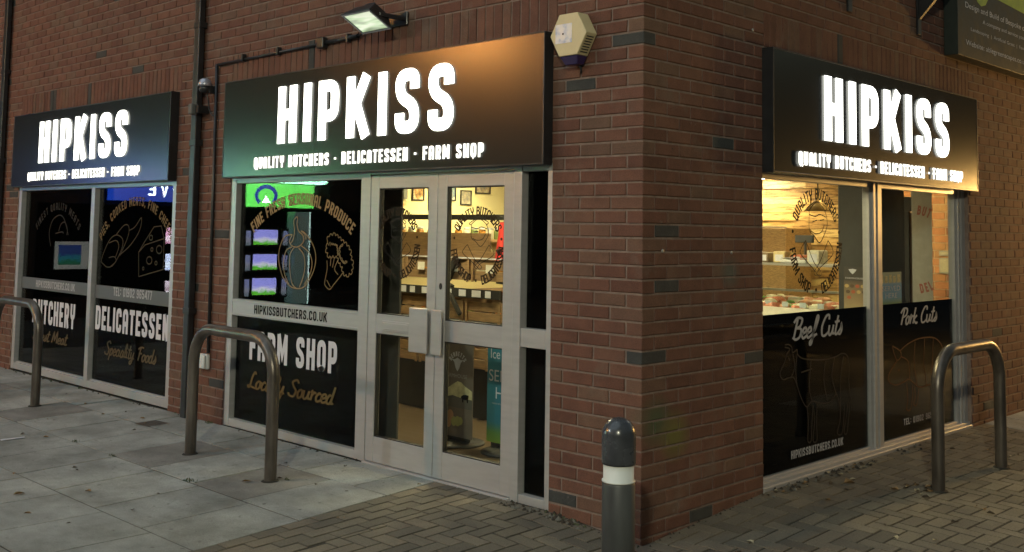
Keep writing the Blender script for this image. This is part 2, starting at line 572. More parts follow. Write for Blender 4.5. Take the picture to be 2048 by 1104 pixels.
def arc_text(mb, P, txt, ca, cb, rad, ang0, ang1, h, c, t=.17, gap=.16, outward=True, sx=1.0):
    """letters round a circle: angles in degrees clockwise from straight up, from first to last letter"""
    L_, lay = block_layout(txt, t, gap)
    k = 0
    for x, wd, st, ch in lay:
        f = (x + wd / 2) / L_
        an = R(ang0 + (ang1 - ang0) * f)
        er = Vector((math.sin(an), math.cos(an)))
        tg = Vector((math.cos(an), -math.sin(an)))
        if not outward: er, tg = -er, -tg
        o2 = Vector((ca, cb)) + Vector((math.sin(an), math.cos(an))) * (rad + (0 if outward else h))
        Q = Plane(P(o2.x, o2.y, 0), P.u * (tg.x * h * sx) + P.w * (tg.y * h * sx), P.u * (er.x * h) + P.w * (er.y * h), P.q)
        for pts, cl in st:
            k += 1
            stroke(mb, Q, [(p.x - wd / 2, p.y) for p in pts], t, c - (k % 4) * .0003, cl)

def smooth(pts, n=5):
    p = [Vector(x) for x in pts]
    out = []
    for i in range(len(p) - 1):
        p0, p1, p2, p3 = p[max(i - 1, 0)], p[i], p[i + 1], p[min(i + 2, len(p) - 1)]
        for k in range(n):
            s_ = k / n
            out.append(.5 * ((2 * p1) + (p2 - p0) * s_ + (2 * p0 - 5 * p1 + 4 * p2 - p3) * s_ * s_ + (3 * p1 - p0 - 3 * p2 + p3) * s_ ** 3))
    out.append(p[-1])
    return out

SC = {
 'B': (.6, [[(.1, 0), (.16, .5), (.22, .95)], [(.0, .78), (.2, 1), (.52, .93), (.44, .6), (.18, .52)], [(.18, .52), (.52, .45), (.5, .1), (.25, -.02), (.03, .1)]]),
 'e': (.34, [[(0, .2), (.27, .32), (.22, .5), (.07, .42), (.03, .15), (.14, 0), (.36, .12)]]),
 'f': (.34, [[(0, .1), (.2, .35), (.36, .9), (.27, 1.02), (.19, .7), (.08, -.2), (-.02, -.35), (-.04, -.2), (.2, .05), (.38, .14)]]),
 'C': (.56, [[(.5, .78), (.46, 1), (.25, .95), (.05, .5), (.1, .08), (.3, 0), (.56, .18)]]),
 'u': (.42, [[(0, .5), (0, .14), (.1, 0), (.24, .15), (.3, .5)], [(.3, .5), (.28, .1), (.42, .08)]]),
 't': (.28, [[(.16, .95), (.07, .15), (.14, 0), (.3, .1)], [(-.04, .62), (.3, .66)]]),
 's': (.3, [[(.0, .1), (.15, .3), (.17, .5), (.24, .22), (.14, 0), (-.02, .05)]]),
 'P': (.5, [[(.13, 0), (.2, .5), (.27, .95)], [(.0, .72), (.2, 1), (.52, .95), (.5, .6), (.22, .46)]]),
 'o': (.36, [[(.16, .5), (.02, .3), (.08, 0), (.26, .12), (.26, .42), (.14, .5)], [(.24, .46), (.38, .4)]]),
 'r': (.3, [[(0, .42), (.07, .52), (.04, 0)], [(.04, .22), (.18, .48), (.29, .42)]]),
 'k': (.38, [[(.12, 1), (.06, .5), (.02, 0)], [(.28, .5), (.06, .24), (.27, 0), (.38, .08)]]),
 'L': (.46, [[(.36, .86), (.27, 1), (.15, .7), (.09, .12), (.0, .02), (-.04, .12), (.12, .1), (.46, .02)]]),
 'c': (.3, [[(.26, .4), (.17, .5), (.03, .25), (.1, 0), (.32, .12)]]),
 'a': (.38, [[(.26, .42), (.14, .5), (.02, .22), (.08, 0), (.22, .1), (.27, .48)], [(.27, .48), (.26, .08), (.38, .08)]]),
 'l': (.22, [[(0, .1), (.2, .75), (.15, 1), (.06, .6), (.05, .1), (.22, .08)]]),
 'y': (.36, [[(0, .5), (.02, .15), (.14, .05), (.28, .5)], [(.28, .5), (.18, -.2), (.04, -.36), (-.02, -.2), (.36, .1)]]),
 'S': (.5, [[(.46, .82), (.34, 1), (.1, .85), (.2, .6), (.38, .35), (.28, .02), (.02, .05), (-.04, .2)]]),
 'd': (.4, [[(.22, .45), (.12, .5), (.0, .2), (.08, 0), (.24, .15), (.34, 1)], [(.29, .6), (.26, .08), (.4, .08)]]),
 'p': (.34, [[(.05, .5), (.02, .1), (-.04, -.4)], [(.03, .3), (.18, .5), (.27, .25), (.14, 0), (.02, .1)]]),
 'i': (.18, [[(.03, .5), (.01, .1), (.15, .06)], [(.07, .7), (.09, .76)]]),
 'F': (.5, [[(.13, 0), (.2, .5), (.26, .95)], [(.0, .8), (.25, .97), (.56, .96)], [(.12, .5), (.42, .55)]]),
 'n': (.36, [[(0, .5), (0, 0)], [(0, .28), (.16, .5), (.25, .3), (.25, .06), (.36, .06)]]),
 'M': (.62, [[(0, 0), (.12, .95), (.26, .25), (.46, 1), (.52, 0)]]), ' ': (.3, []),
}
def script_text(mb, P, txt, a0, a1, b0, h, c, t=.1, slant=.18):
    x, lay = 0, []
    for ch in txt:
        adv, st = SC[ch]
        lay.append((x, st)); x += adv
    sx = (a1 - a0) / (x * h)
    k = 0
    for x0, st in lay:
        for pts in st:
            k += 1
            q = [((p.x + x0 + p.y * slant), p.y) for p in smooth([(*z_, 0) for z_ in pts])]
            Q = Plane(P(a0, b0, 0), P.u * h * sx, P.w * h, P.q)
            stroke(mb, Q, q, t, c - (k % 4) * .0003)

def lines(mb, P, polys, t, c):
    for k, pl in enumerate(polys):
        stroke(mb, P, [(p.x, p.y) for p in smooth([(x, y, 0) for x, y in pl], 4)], t, c - (k % 4) * .0003)

def font_text(P, txt, a0, a1, b0, h, c, name, mt, parent, width=True):
    cu = bpy.data.curves.new(name, 'FONT')
    cu.body = txt
    cu.size = 1
    ob = bpy.data.objects.new(name, cu)
    C.objects.link(ob)
    dg = bpy.context.evaluated_depsgraph_get()
    me = bpy.data.meshes.new_from_object(ob.evaluated_get(dg))
    bpy.data.objects.remove(ob)
    xs = [v.co.x for v in me.vertices]; ys = [v.co.y for v in me.vertices]
    x0, x1 = min(xs), max(xs)
    sy = h / .73
    sx = (a1 - a0) / (x1 - x0) if width else sy
    pl = parent_loc(parent)
    for v in me.vertices:
        v.co = P(a0 + (v.co.x - x0) * sx, b0 + v.co.y * sy, c) - pl
    me.materials.clear()
    me.materials.append(mt)
    me.name = name
    o = bpy.data.objects.new(name, me)
    C.objects.link(o)
    o.parent = parent
    return o
# ------------------------------------------------------------------ line drawings on the glass (metres on the wall)
DR = {
 'pumpkin': [[[-3.295,1.576],[-3.397,1.558],[-3.458,1.472],[-3.465,1.376],[-3.418,1.272],[-3.359,1.222],[-3.283,1.184],[-3.192,1.178],[-3.121,1.196],[-3.053,1.256],[-3.004,1.329],[-2.987,1.412],[-3.012,1.482],[-3.068,1.543],[-3.142,1.593],[-3.187,1.603]],[[-3.319,1.507],[-3.284,1.539],[-3.269,1.602],[-3.282,1.676],[-3.247,1.707],[-3.232,1.697],[-3.239,1.655],[-3.214,1.603],[-3.159,1.572],[-3.147,1.531],[-3.182,1.499],[-3.235,1.483],[-3.3,1.492],[-3.319,1.507]],[[-3.263,1.482],[-3.315,1.433],[-3.32,1.36],[-3.307,1.277],[-3.275,1.205],[-3.219,1.178]],[[-3.299,1.481],[-3.372,1.453],[-3.401,1.368],[-3.381,1.274],[-3.321,1.203]],[[-3.208,1.478],[-3.142,1.428],[-3.12,1.346],[-3.142,1.262],[-3.183,1.188]],[[-3.173,1.494],[-3.081,1.45],[-3.033,1.379],[-3.055,1.287],[-3.122,1.212]],[[-3.295,1.576],[-3.33,1.528],[-3.319,1.507]],[[-3.187,1.603],[-3.141,1.583],[-3.118,1.542]]],
 'broccoli': [[[-2.851,1.537],[-2.835,1.567],[-2.768,1.581],[-2.717,1.559],[-2.666,1.53],[-2.624,1.511],[-2.582,1.472],[-2.572,1.424],[-2.549,1.385],[-2.559,1.326],[-2.607,1.3],[-2.648,1.313],[-2.667,1.361],[-2.701,1.39],[-2.72,1.429],[-2.786,1.432],[-2.828,1.426],[-2.856,1.466],[-2.854,1.501],[-2.807,1.512],[-2.851,1.537]],[[-2.807,1.512],[-2.74,1.504],[-2.723,1.434]],[[-2.666,1.52],[-2.709,1.489],[-2.703,1.43],[-2.651,1.382],[-2.611,1.393]],[[-2.852,1.395],[-2.846,1.335],[-2.87,1.244],[-2.861,1.214],[-2.809,1.191],[-2.76,1.229],[-2.696,1.281],[-2.649,1.323]],[[-2.803,1.427],[-2.808,1.357]],[[-2.761,1.423],[-2.782,1.347]],[[-2.715,1.409],[-2.757,1.338],[-2.713,1.3]],[[-2.846,1.255],[-2.801,1.207]]],
 'cheese': [[[-5.703,1.162],[-5.723,1.382],[-5.608,1.45],[-5.262,1.513]],[[-5.643,1.457],[-5.453,1.614],[-5.321,1.623],[-5.262,1.513],[-5.256,1.243],[-5.703,1.162]],[[-5.723,1.382],[-5.643,1.457]]],
 'cheese_holes': [[-5.502,1.517],[-5.343,1.415],[-5.518,1.314],[-5.392,1.294],[-5.624,1.238],[-5.476,1.412]],
 'salami': [[[-6.406,1.244],[-6.468,1.294],[-6.332,1.469],[-6.188,1.531],[-6.056,1.499],[-6.048,1.424],[-6.131,1.321],[-6.235,1.241],[-6.346,1.226],[-6.406,1.244]],[[-6.317,1.315],[-6.205,1.327],[-6.164,1.286],[-6.271,1.235]],[[-6.188,1.531],[-6.048,1.617],[-5.959,1.626],[-5.929,1.576],[-5.964,1.493],[-6.095,1.339]],[[-6.331,1.452],[-6.183,1.48],[-6.122,1.422],[-6.186,1.319]],[[-5.929,1.576],[-5.814,1.611],[-5.699,1.694],[-5.724,1.579],[-5.888,1.444],[-6.096,1.347]]],
 'joint': [[[-7.652,1.395],[-7.707,1.525],[-7.643,1.657],[-7.494,1.714],[-7.375,1.69],[-7.289,1.594],[-7.242,1.515]],[[-7.475,1.552],[-7.425,1.625],[-7.332,1.642],[-7.267,1.571],[-7.28,1.515]],[[-7.55,1.527],[-7.397,1.545],[-7.357,1.529]]],
 'blade': [[[1.873,1.596],[1.813,1.542],[1.813,1.503],[1.981,1.402],[2.051,1.356],[2.079,1.385],[1.981,1.452],[1.873,1.596]],[[2.18,1.597],[2.243,1.541],[2.231,1.49],[2.062,1.411],[2.011,1.361],[1.985,1.387],[2.063,1.451],[2.18,1.597]],[[1.925,1.801],[2.027,1.854],[2.13,1.806],[2.171,1.725],[2.149,1.663],[2.065,1.582],[1.984,1.632],[1.924,1.671],[1.925,1.801]],[[1.925,1.771],[2.006,1.757],[2.067,1.774],[2.151,1.755]],[[1.944,1.661],[2.004,1.642],[2.086,1.653],[2.129,1.704]],[[1.964,1.721],[2.026,1.732]],[[2.067,1.733],[2.129,1.739]],[[1.925,1.791],[1.895,1.81],[2.027,1.859],[2.162,1.822],[2.141,1.796]]],
 'cow': [[[1.645,0.928],[1.684,0.908],[1.697,0.872],[1.753,0.886],[1.76,0.856],[1.842,0.821],[2.085,0.797],[2.262,0.802],[2.367,0.819],[2.446,0.795],[2.471,0.718],[2.464,0.619],[2.481,0.53],[2.507,0.477],[2.493,0.423]],[[1.6,0.928],[1.645,0.928]],[[1.6,0.912],[1.661,0.898],[1.622,0.866],[1.599,0.822],[1.542,0.758],[1.553,0.723],[1.587,0.709],[1.643,0.715],[1.712,0.709],[1.758,0.647],[1.804,0.573],[1.874,0.507],[1.946,0.535],[2.081,0.509],[2.206,0.508],[2.284,0.549],[2.334,0.458]],[[1.881,0.507],[1.896,0.399],[1.888,0.289],[1.931,0.28],[1.944,0.394],[1.958,0.51]],[[1.963,0.51],[1.976,0.39],[1.955,0.281],[2.008,0.274],[2.005,0.387],[2.012,0.516]],[[2.334,0.458],[2.333,0.373],[2.292,0.286],[2.357,0.275],[2.385,0.367],[2.4,0.464]],[[2.453,0.483],[2.425,0.387],[2.389,0.28],[2.431,0.273],[2.46,0.383],[2.48,0.48]],[[1.702,0.861],[1.724,0.778],[1.677,0.712]],[[1.753,0.857],[1.735,0.754],[1.751,0.659]],[[1.937,0.808],[1.911,0.633],[1.946,0.535]],[[2.135,0.787],[2.108,0.663],[2.156,0.514]],[[2.262,0.796],[2.222,0.677],[2.284,0.549]],[[2.393,0.799],[2.351,0.69],[2.334,0.458]],[[1.805,0.736],[1.949,0.748]],[[1.644,0.842],[1.66,0.823]]],
 'pig': [[[3.284,0.773],[3.418,0.814],[3.624,0.844],[3.873,0.837],[4.0,0.799],[4.072,0.734],[4.087,0.642],[4.028,0.541],[3.933,0.474]],[[3.156,0.817],[3.18,0.766],[3.234,0.706],[3.3,0.73],[3.284,0.773],[3.156,0.817]],[[3.234,0.706],[3.152,0.657],[3.087,0.606],[3.101,0.557],[3.212,0.526],[3.343,0.535],[3.444,0.547],[3.612,0.474],[3.788,0.473],[3.933,0.474]],[[3.393,0.523],[3.413,0.408],[3.387,0.332],[3.454,0.318],[3.49,0.4],[3.493,0.5]],[[3.527,0.49],[3.541,0.409],[3.512,0.355],[3.567,0.345],[3.605,0.461]],[[3.842,0.468],[3.857,0.378],[3.825,0.307],[3.89,0.297],[3.937,0.385],[3.951,0.473]],[[3.3,0.73],[3.431,0.677],[3.444,0.547]],[[3.555,0.827],[3.532,0.669],[3.578,0.492]],[[3.73,0.838],[3.706,0.656],[3.753,0.476]],[[3.891,0.828],[3.866,0.644],[3.842,0.468]],[[3.248,0.635],[3.274,0.626]]],
}

# ------------------------------------------------------------------ ground
def hgt(x, y):
    c = max(-x / .6, y / 1.2)
    c = max(0, min(1, c))
    dl = max(0.0, -y); dr = max(0.0, x)
    if y > 0 and x > 0: return .08 * c * max(0, 1 - dr / 1.7)
    if x <= 0: return .055 * c * max(0, 1 - dl / 1.7)
    return 0.0

mb = MB()
mb.box(-60, 60, -60, 60, -.4, -.10)
g = mb.build("ground", M['asphalt'])
tag(g, kind='structure')
mb = MB()
mb.box(-12, 5.2, -6, 0.02, -.10, -.035); mb.box(.0, 5.2, .02, 14, -.10, -.0345)
tag(mb.build("paving_bed", M['joint']), kind='structure')
# sloping jointing sand close under the slabs and blocks
mb = MB()
def bed(x0, x1, y0, y1, nx, ny, off=-.0045):
    for i in range(nx):
        for j in range(ny):
            xa, xb = x0 + (x1 - x0) * i / nx, x0 + (x1 - x0) * (i + 1) / nx
            ya, yb = y0 + (y1 - y0) * j / ny, y0 + (y1 - y0) * (j + 1) / ny
            mb.add([(xa, ya, hgt(xa, ya) + off), (xb, ya, hgt(xb, ya) + off), (xb, yb, hgt(xb, yb) + off), (xa, yb, hgt(xa, yb) + off)], [(0, 1, 2, 3)])
bed(-12, 0, -6, 0.05, 20, 24)
bed(0, 5.2, -6, 0.05, 10, 12)
bed(0, 5.2, .05, 14, 14, 40)
tag(mb.build("jointing_sand", M['joint']), kind='structure')

def block(mb, x0, x1, y0, y1, th=.05, ch=.001, dz=None):
    """one paving unit following the fall of the ground"""
    r = rng.random
    dz = (r() - .5) * .003 if dz is None else dz
    p = []
    for z_, i in ((-th, 0), (-ch, 0), (0, ch)):
        for x, y in ((x0 + i, y0 + i), (x1 - i, y0 + i), (x1 - i, y1 - i), (x0 + i, y1 - i)):
            p.append((x, y, hgt(x, y) + z_ + dz))
    f = [(8, 9, 10, 11)]
    for k in range(4):
        j = (k + 1) % 4
        f += [(k, j, 4 + j, 4 + k), (4 + k, 4 + j, 8 + j, 8 + k)]
    mb.add(p, f)

EDGE = lambda y: -1.60 - .065 * (y + .04)
# concrete flags in front of the left facade
mb = MB()
rows = [(-.42, -.004), (-1.07, -.42), (-1.735, -1.07), (-2.40, -1.735), (-3.05, -2.40), (-3.7, -3.05), (-4.35, -3.7), (-5, -4.35)]
for ri, (ya, yb) in enumerate(rows):
    x = -1.53 if ri % 2 else -1.50
    xs = []
    xr = EDGE((ya + yb) / 2)
    start = {0: -1.9, 1: -2.13, 2: -2.05, 3: -1.93}.get(ri, -2.0)
    xs = [xr, start] + [start - .567 * k for k in range(1, 16)]
    for k in range(len(xs) - 1):
        x1, x0 = xs[k], xs[k + 1]
        mb.rnd = rng.random(); mb.dark = 0
        if ri == 1 and k in (1, 3, 7, 8, 10): mb.dark = 1
        if ri == 1 and k == 8: mb.dark = 0
        j = .006
        # right edge follows the slightly skewed border
        dz = (rng.random() - .5) * .004
        if k == 0:
            xa, xb = EDGE(ya), EDGE(yb)
            p = []
            for z_, i in ((-.05, 0), (-.0005, 0), (0, .0005)):
                for x_, y_ in ((x0 + j + i, ya + j + i), (xa - j - i, ya + j + i), (xb - j - i, yb - j - i), (x0 + j + i, yb - j - i)):
                    p.append((x_, y_, hgt(x_, y_) + z_ + dz))
            f = [(8, 9, 10, 11)]
            for q_ in range(4):
                w_ = (q_ + 1) % 4
                f += [(q_, w_, 4 + w_, 4 + q_), (4 + q_, 4 + w_, 8 + w_, 8 + q_)]
            mb.add(p, f)
        else:
            block(mb, x0 + j, x1 - j, ya + j, yb - j, dz=dz)
mb.dark = 0
# flags at the far end of the right facade
for k in range(12):
    for i in range(3):
        mb.rnd = rng.random()
        block(mb, .004 + i * .6, .596 + i * .6, 4.72 + .45 * k + .004, 4.72 + .45 * (k + 1) - .004)
tag(mb.build("flagstone_pavement", M['slab'], attrs=True), kind='structure')

# block paving: three running courses along the flags, then herringbone
mb = MB()
for c_ in range(4):
    L0 = 0.0 + .1 * (c_ % 2)
    for k in range(-1, 30):
        y1 = -L0 - .2 * k; y0 = y1 - .2
        y1 = min(y1, -.004)
        if y1 - y0 < .03 or y1 <= y0: continue
        xa = EDGE((y0 + y1) / 2) + .1 * c_
        mb.rnd = rng.random()
        block(mb, xa + .006, xa + .094, y0 + .006, y1 - .006)
w_ = .1
def hb_ok(x0, x1, y0, y1):
    cx, cy = (x0 + x1) / 2, (y0 + y1) / 2
    if cx < .0 and cy > -.0: return None
    lim = EDGE(cy) + .4
    if x1 < lim + .03: return None
    x0 = max(x0, lim)
    if cx < 0: y1 = min(y1, -.004)
    if cy > 0 : x0 = max(x0, .004)
    if cy > 4.72 and cx < 1.8: return None
    if cy < 4.72 < y1 and cx < 1.8: y1 = 4.72
    if x1 - x0 < .02 or y1 - y0 < .02: return None
    return x0, x1, y0, y1
for a in range(-90, 160):
    for b in range(-60, 60):
        X, Y = (a + 2 * b), (a - 2 * b)
        for rect in ((X, X + 2, Y, Y + 1), (X + 3, X + 4, Y, Y + 2)):
            x0, x1, y0, y1 = [v * w_ for v in rect]
            if x1 < -1.4 or x0 > 4.2 or y0 < -3.6 or y1 > 9: continue
            rr = hb_ok(x0, x1, y0, y1)
            if rr:
                mb.rnd = rng.random()
                block(mb, rr[0] + .006, rr[1] - .006, rr[2] + .006, rr[3] - .006)
tag(mb.build("block_pavement", M['paver'], attrs=True), kind='structure')

# ------------------------------------------------------------------ the shop building
shop = empty("shop_building", (0, 0, 0), "red brick corner building housing a butcher's shop with three glazed openings", "shop")
LO, LO1, RO = (.655, 4.165), (5.045, 8.53), (1.215, 4.474)     # openings, distance from the corner
Z0 = .028
def wall_bricks(mb, left, length, rows_, openings, soldiers):
    def put(d0, d1, z0, z1, dep=.1025, dark=None):
        mb.rnd = rng.random()
        mb.dark = (1.0 if rng.random() < (.030 if left else .016) else 0.0) if dark is None else dark
        pr = (rng.random() - .5) * .003
        jz = (rng.random() - .5) * .0016
        c_ = .0035
        pts = []
        for (dd, zz, oo) in ((0, 0, -dep), (0, 0, pr - .0035), (c_, c_, pr)):
            for a_, b_ in ((d0 + dd, z0 + zz), (d1 - dd, z0 + zz), (d1 - dd, z1 - zz), (d0 + dd, z1 - zz)):
                aa = a_ + (rng.random() - .5) * .003
                pts.append(PL(-aa, b_ + jz, oo) if left else PR(aa, b_ + jz, oo))
        f = [(8, 9, 10, 11)]
        for k in range(4):
            j = (k + 1) % 4
            f += [(k, j, 4 + j, 4 + k), (4 + k, 4 + j, 8 + j, 8 + k)]
        mb.add(pts, f)
    for r_ in range(-1, rows_):
        z0, z1 = Z0 + .075 * r_ + .006, Z0 + .075 * (r_ + 1) - .006
        odd = r_ % 2
        segs = []
        if left:
            segs.append((0, .2175) if odd else None)
            j0 = .2225 if odd else .1125
        else:
            segs.append(None if odd else (0, .2175))
            j0 = .1125 if odd else .2225
        segs = [s_ for s_ in segs if s_]
        if left and not odd: pass
        d = j0
        while d < length:
            segs.append((d + .006, min(d + .219, length)))
            d += .225
        for d0, d1 in segs:
            pieces = [(d0, d1)]
            for o0, o1, zo in openings:
                if z0 < zo:
                    nw = []
                    for a_, b_ in pieces:
                        if b_ <= o0 or a_ >= o1: nw.append((a_, b_))
                        else:
                            if a_ < o0 - .015: nw.append((a_, o0))
                            if b_ > o1 + .015: nw.append((o1, b_))
                    pieces = nw
            for o0, o1 in soldiers:
                if 36.5 < r_ < 39.5:
                    nw = []
                    for a_, b_ in pieces:
                        if b_ <= o0 or a_ >= o1: nw.append((a_, b_))
                        else:
                            if a_ < o0 - .015: nw.append((a_, o0))
                            if b_ > o1 + .015: nw.append((o1, b_))
                    pieces = nw
            for a_, b_ in pieces:
                if b_ - a_ > .02: put(a_, b_, z0, z1)
    for o0, o1 in soldiers:
        n = round((o1 - o0) / .075)
        st = (o1 - o0) / n
        for k in range(n):
            put(o0 + k * st + .005, o0 + (k + 1) * st - .005, Z0 + .075 * 37 + .005, Z0 + .075 * 40 - .005)

mb = MB()
wall_bricks(mb, True, 13.0, 62, [(*LO, 2.03), (*LO1, 2.03)], [(.63, 4.19), (5.02, 8.55)])
wall_bricks(mb, False, 9.5, 62, [(*RO, 2.03)], [(1.235, 4.51)])
# mortar core behind the brick faces
mb.cur = 1
T = .30
def core(P, sgn, segs):
    for a0, a1, b0, b1 in segs:
        x0, x1 = sorted((sgn * a0, sgn * a1))
        pbox(mb, P, x0, x1, b0, b1, -T, -.0075)
ZT = Z0 + 62 * .075
core(PL, -1, [(.0075, .66, -.1, ZT), (.66, 4.16, 2.035, ZT), (4.16, 5.05, -.1, ZT), (5.05, 8.525, 2.035, ZT), (8.525, 13, -.1, ZT)])
core(PR, 1, [(T + .001, 1.22, -.1, ZT), (1.22, 4.469, 2.035, ZT)])
T = .11
core(PR, 1, [(4.469, 9.5, -.1, ZT)])
T = .30
o = mb.build("brick_wall", [M['brick'], M['mortar']], shop, attrs=True)

for y_, z_ in ((.179, 1.534), (.863, 1.522), (1.10, 2.889)):
    mb = MB(); q = MB(); q.lathe([(.011, 0), (.009, .003), (.004, .004)], (0, 0, 0), 10)
    mb.add([PR(y_ + a, z_ + b, .001 + c) for a, b, c in q.v], q.f); mb.build("screw_plug", M['alu_dull'], shop)
# window and door frames: flat aluminium sections
def frame_bar(mb, P, a0, a1, b0, b1, c0, c1):
    pbox(mb, P, a0, a1, b0, b1, c0, c1)

def pane(P, a0, a1, b0, b1, c, parent, name="pane"):
    mb_ = MB()
    pbox(mb_, P, a0, a1, b0, b1, c - .006, c)
    return mb_.build(name, M['glass'], parent)

def film(P, a0, a1, b0, b1, c, parent, mt='film_solid', name="blackout_film"):
    mb_ = MB()
    pbox(mb_, P, a0, a1, b0, b1, c - .0115, c - .0095)
    return mb_.build(name, M[mt], parent)

def decal(name, mt, parent, fn):
    mb_ = MB()
    fn(mb_)
    return mb_.build(name, M[mt] if isinstance(mt, str) else mt, parent)

CG = -.055      # glass plane, left facade
CD = CG + .002
def scallop(pts, n, amp):
    q = [Vector(p) for p in pts]
    out = []
    L_ = [(b - a).length for a, b in zip(q, q[1:])]
    T_ = sum(L_)
    for i in range(n * 4 + 1):
        d = T_ * i / (n * 4); k = 0
        while k < len(L_) - 1 and d > L_[k]: d -= L_[k]; k += 1
        t_ = (q[k + 1] - q[k]).normalized()
        p = q[k] + t_ * min(d, L_[k]) + Vector((-t_.y, t_.x)) * amp * abs(math.sin(math.pi * i / 4))
        out.append((p.x, p.y))
    return out
# --- left-hand window (far shopfront)
mb = MB()
b0, b1 = .066, 2.028
mb.cur = 0
for a0, a1 in ((-8.53, -8.455), (-6.73, -6.655), (-5.12, -5.045)):
    frame_bar(mb, PL, a0, a1, b0, b1, -.085, -.012)
for a0, a1 in ((-8.455, -6.73), (-6.655, -5.12)):
    frame_bar(mb, PL, a0, a1, b0, b0 + .065, -.085, -.014)
    frame_bar(mb, PL, a0, a1, b1 - .05, b1, -.085, -.014)
    frame_bar(mb, PL, a0, a1, b0 + .065, b0 + .08, -.07, -.04)
w1 = mb.build("window", [M['alu']], shop, bevel=.002)
for a0, a1 in ((-8.455, -6.73), (-6.655, -5.12)):
    pane(PL, a0, a1, .13, 1.98, CG, w1)
    film(PL, a0, a1, .13, 1.98, CG, w1)
decal("manifestation_band", plain("frosted_band", (.10, .105, .11), .5), w1, lambda m_: (
    pbox(m_, PLD, -8.40, -6.735, .935, 1.055, CD - .0018, CD - .0014), pbox(m_, PLD, -6.65, -5.125, .925, 1.05, CD - .0018, CD - .0014)))
decal("lettering", 'white_vinyl', w1, lambda m_: (
    block_line(m_, PLD, "BUTCHERY", -8.03, -7.0, .59, .245, CD, .205, .15),
    block_line(m_, PLD, "DELICATESSEN", -6.54, -5.12, .63, .225, CD, .205, .14)))
decal("lettering", 'grey_vinyl', w1, lambda m_: (
    block_line(m_, PLD, "HIPKISSBUTCHERS.CO.UK", -7.98, -7.03, .96, .073, CD, .17, .13),
    block_line(m_, PLD, "TEL: 01902 965477", -6.19, -5.44, .965, .08, CD, .17, .14)))
decal("lettering", 'dimgold_vinyl', w1, lambda m_: (
    script_text(m_, PLD, "Speciality Foods", -6.31, -5.32, .415, .125, CD, .12),
    script_text(m_, PLD, "Finest Meat", -8.02, -7.16, .42, .115, CD, .12)))
decal("lettering", plain("tan_vinyl", (.17, .115, .055), .5, spec=.03), w1, lambda m_: (
    arc_text(m_, PLD, "PIES, COOKED MEATS, FINE CHEESES", -5.80, .94, .865, -52, 54, .082, CD, .17, .16),))
decal("lettering", 'dimgrey_vinyl', w1, lambda m_: (
    arc_text(m_, PLD, "FINEST QUALITY MEATS", -7.51, 1.07, .70, -46, 46, .075, CD, .17, .16),))
circ = lambda x, z, rx, rz, n=14: [(x + rx * math.cos(i * 2 * math.pi / n), z + rz * math.sin(i * 2 * math.pi / n)) for i in range(n + 1)]
HO = DR['cheese_holes']
decal("cheese_and_salami_drawing", plain("line_vinyl", (.065, .052, .034), .5, spec=.03), w1, lambda m_: (
    lines(m_, PLD, DR['salami'], .009, CD),
    [stroke(m_, PLD, p, .009, CD - .0003 * (i % 3)) for i, p in enumerate(DR['cheese'])],
    lines(m_, PLD, [circ(HO[0][0], HO[0][1], .03, .022), circ(HO[1][0], HO[1][1], .05, .035), circ(HO[2][0], HO[2][1], .05, .033), circ(HO[3][0], HO[3][1], .02, .016), circ(HO[4][0], HO[4][1], .015, .013), circ(HO[5][0], HO[5][1], .02, .016)], .01, CD)))
decal("joint_drawing", 'dimgrey_vinyl', w1, lambda m_: lines(m_, PLD, DR['joint'], .011, CD))

# --- middle shopfront window (left of the doors)
mb = MB()
for a0, a1 in ((-4.165, -4.09), (-2.462, -2.40)):
    frame_bar(mb, PL, a0, a1, .056, 2.028, -.085, -.012)
for b0_, b1_ in ((.056, .115), (1.975, 2.028), (.925, 1.055)):
    frame_bar(mb, PL, -4.09, -2.462, b0_, b1_, -.085, -.015)
frame_bar(mb, PL, -4.09, -2.462, .93, .945, -.015, -.011); frame_bar(mb, PL, -4.09, -2.462, 1.035, 1.05, -.015, -.011)
w2 = mb.build("window", [M['alu']], shop, bevel=.002)
pane(PL, -4.09, -2.462, 1.05, 1.98, CG, w2)
pane(PL, -4.09, -2.462, .11, .93, CG, w2)
film(PL, -4.09, -2.462, 1.05, 1.98, CG, w2)
film(PL, -4.09, -2.462, .11, .93, CG, w2)
decal("lettering", 'white_vinyl', w2, lambda m_: block_line(m_, PLD, "FARM SHOP", -3.83, -2.70, .60, .225, CD, .205, .15))
decal("lettering", 'black_vinyl', w2, lambda m_: block_line(m_, PL, "HIPKISSBUTCHERS.CO.UK", -3.77, -2.82, .957, .068, -.0125, .17, .14))
decal("lettering", 'gold_vinyl', w2, lambda m_: arc_text(m_, PLD, "FINE FRESH SEASONAL PRODUCE", -3.20, .80, 1.00, -38.5, 38.5, .088, CD, .18, .17))
decal("lettering", plain("olive_vinyl", (.14, .095, .04), .5, spec=.03), w2, lambda m_: script_text(m_, PLD, "Locally Sourced", -3.83, -2.73, .385, .125, CD, .12))
decal("pumpkin_drawing", plain("pumpkin_line_vinyl", (.25, .175, .085), .5, spec=.03), w2, lambda m_: lines(m_, PLD, DR['pumpkin'], .0085, CD))
decal("broccoli_drawing", plain("broccoli_line_vinyl", (.21, .15, .075), .5, spec=.03), w2, lambda m_: lines(m_, PLD, [scallop(DR['broccoli'][0], 26, .016)] + DR['broccoli'][1:] + [scallop(q_, 7, .010) for q_ in DR['broccoli'][1:3]], .0075, CD))

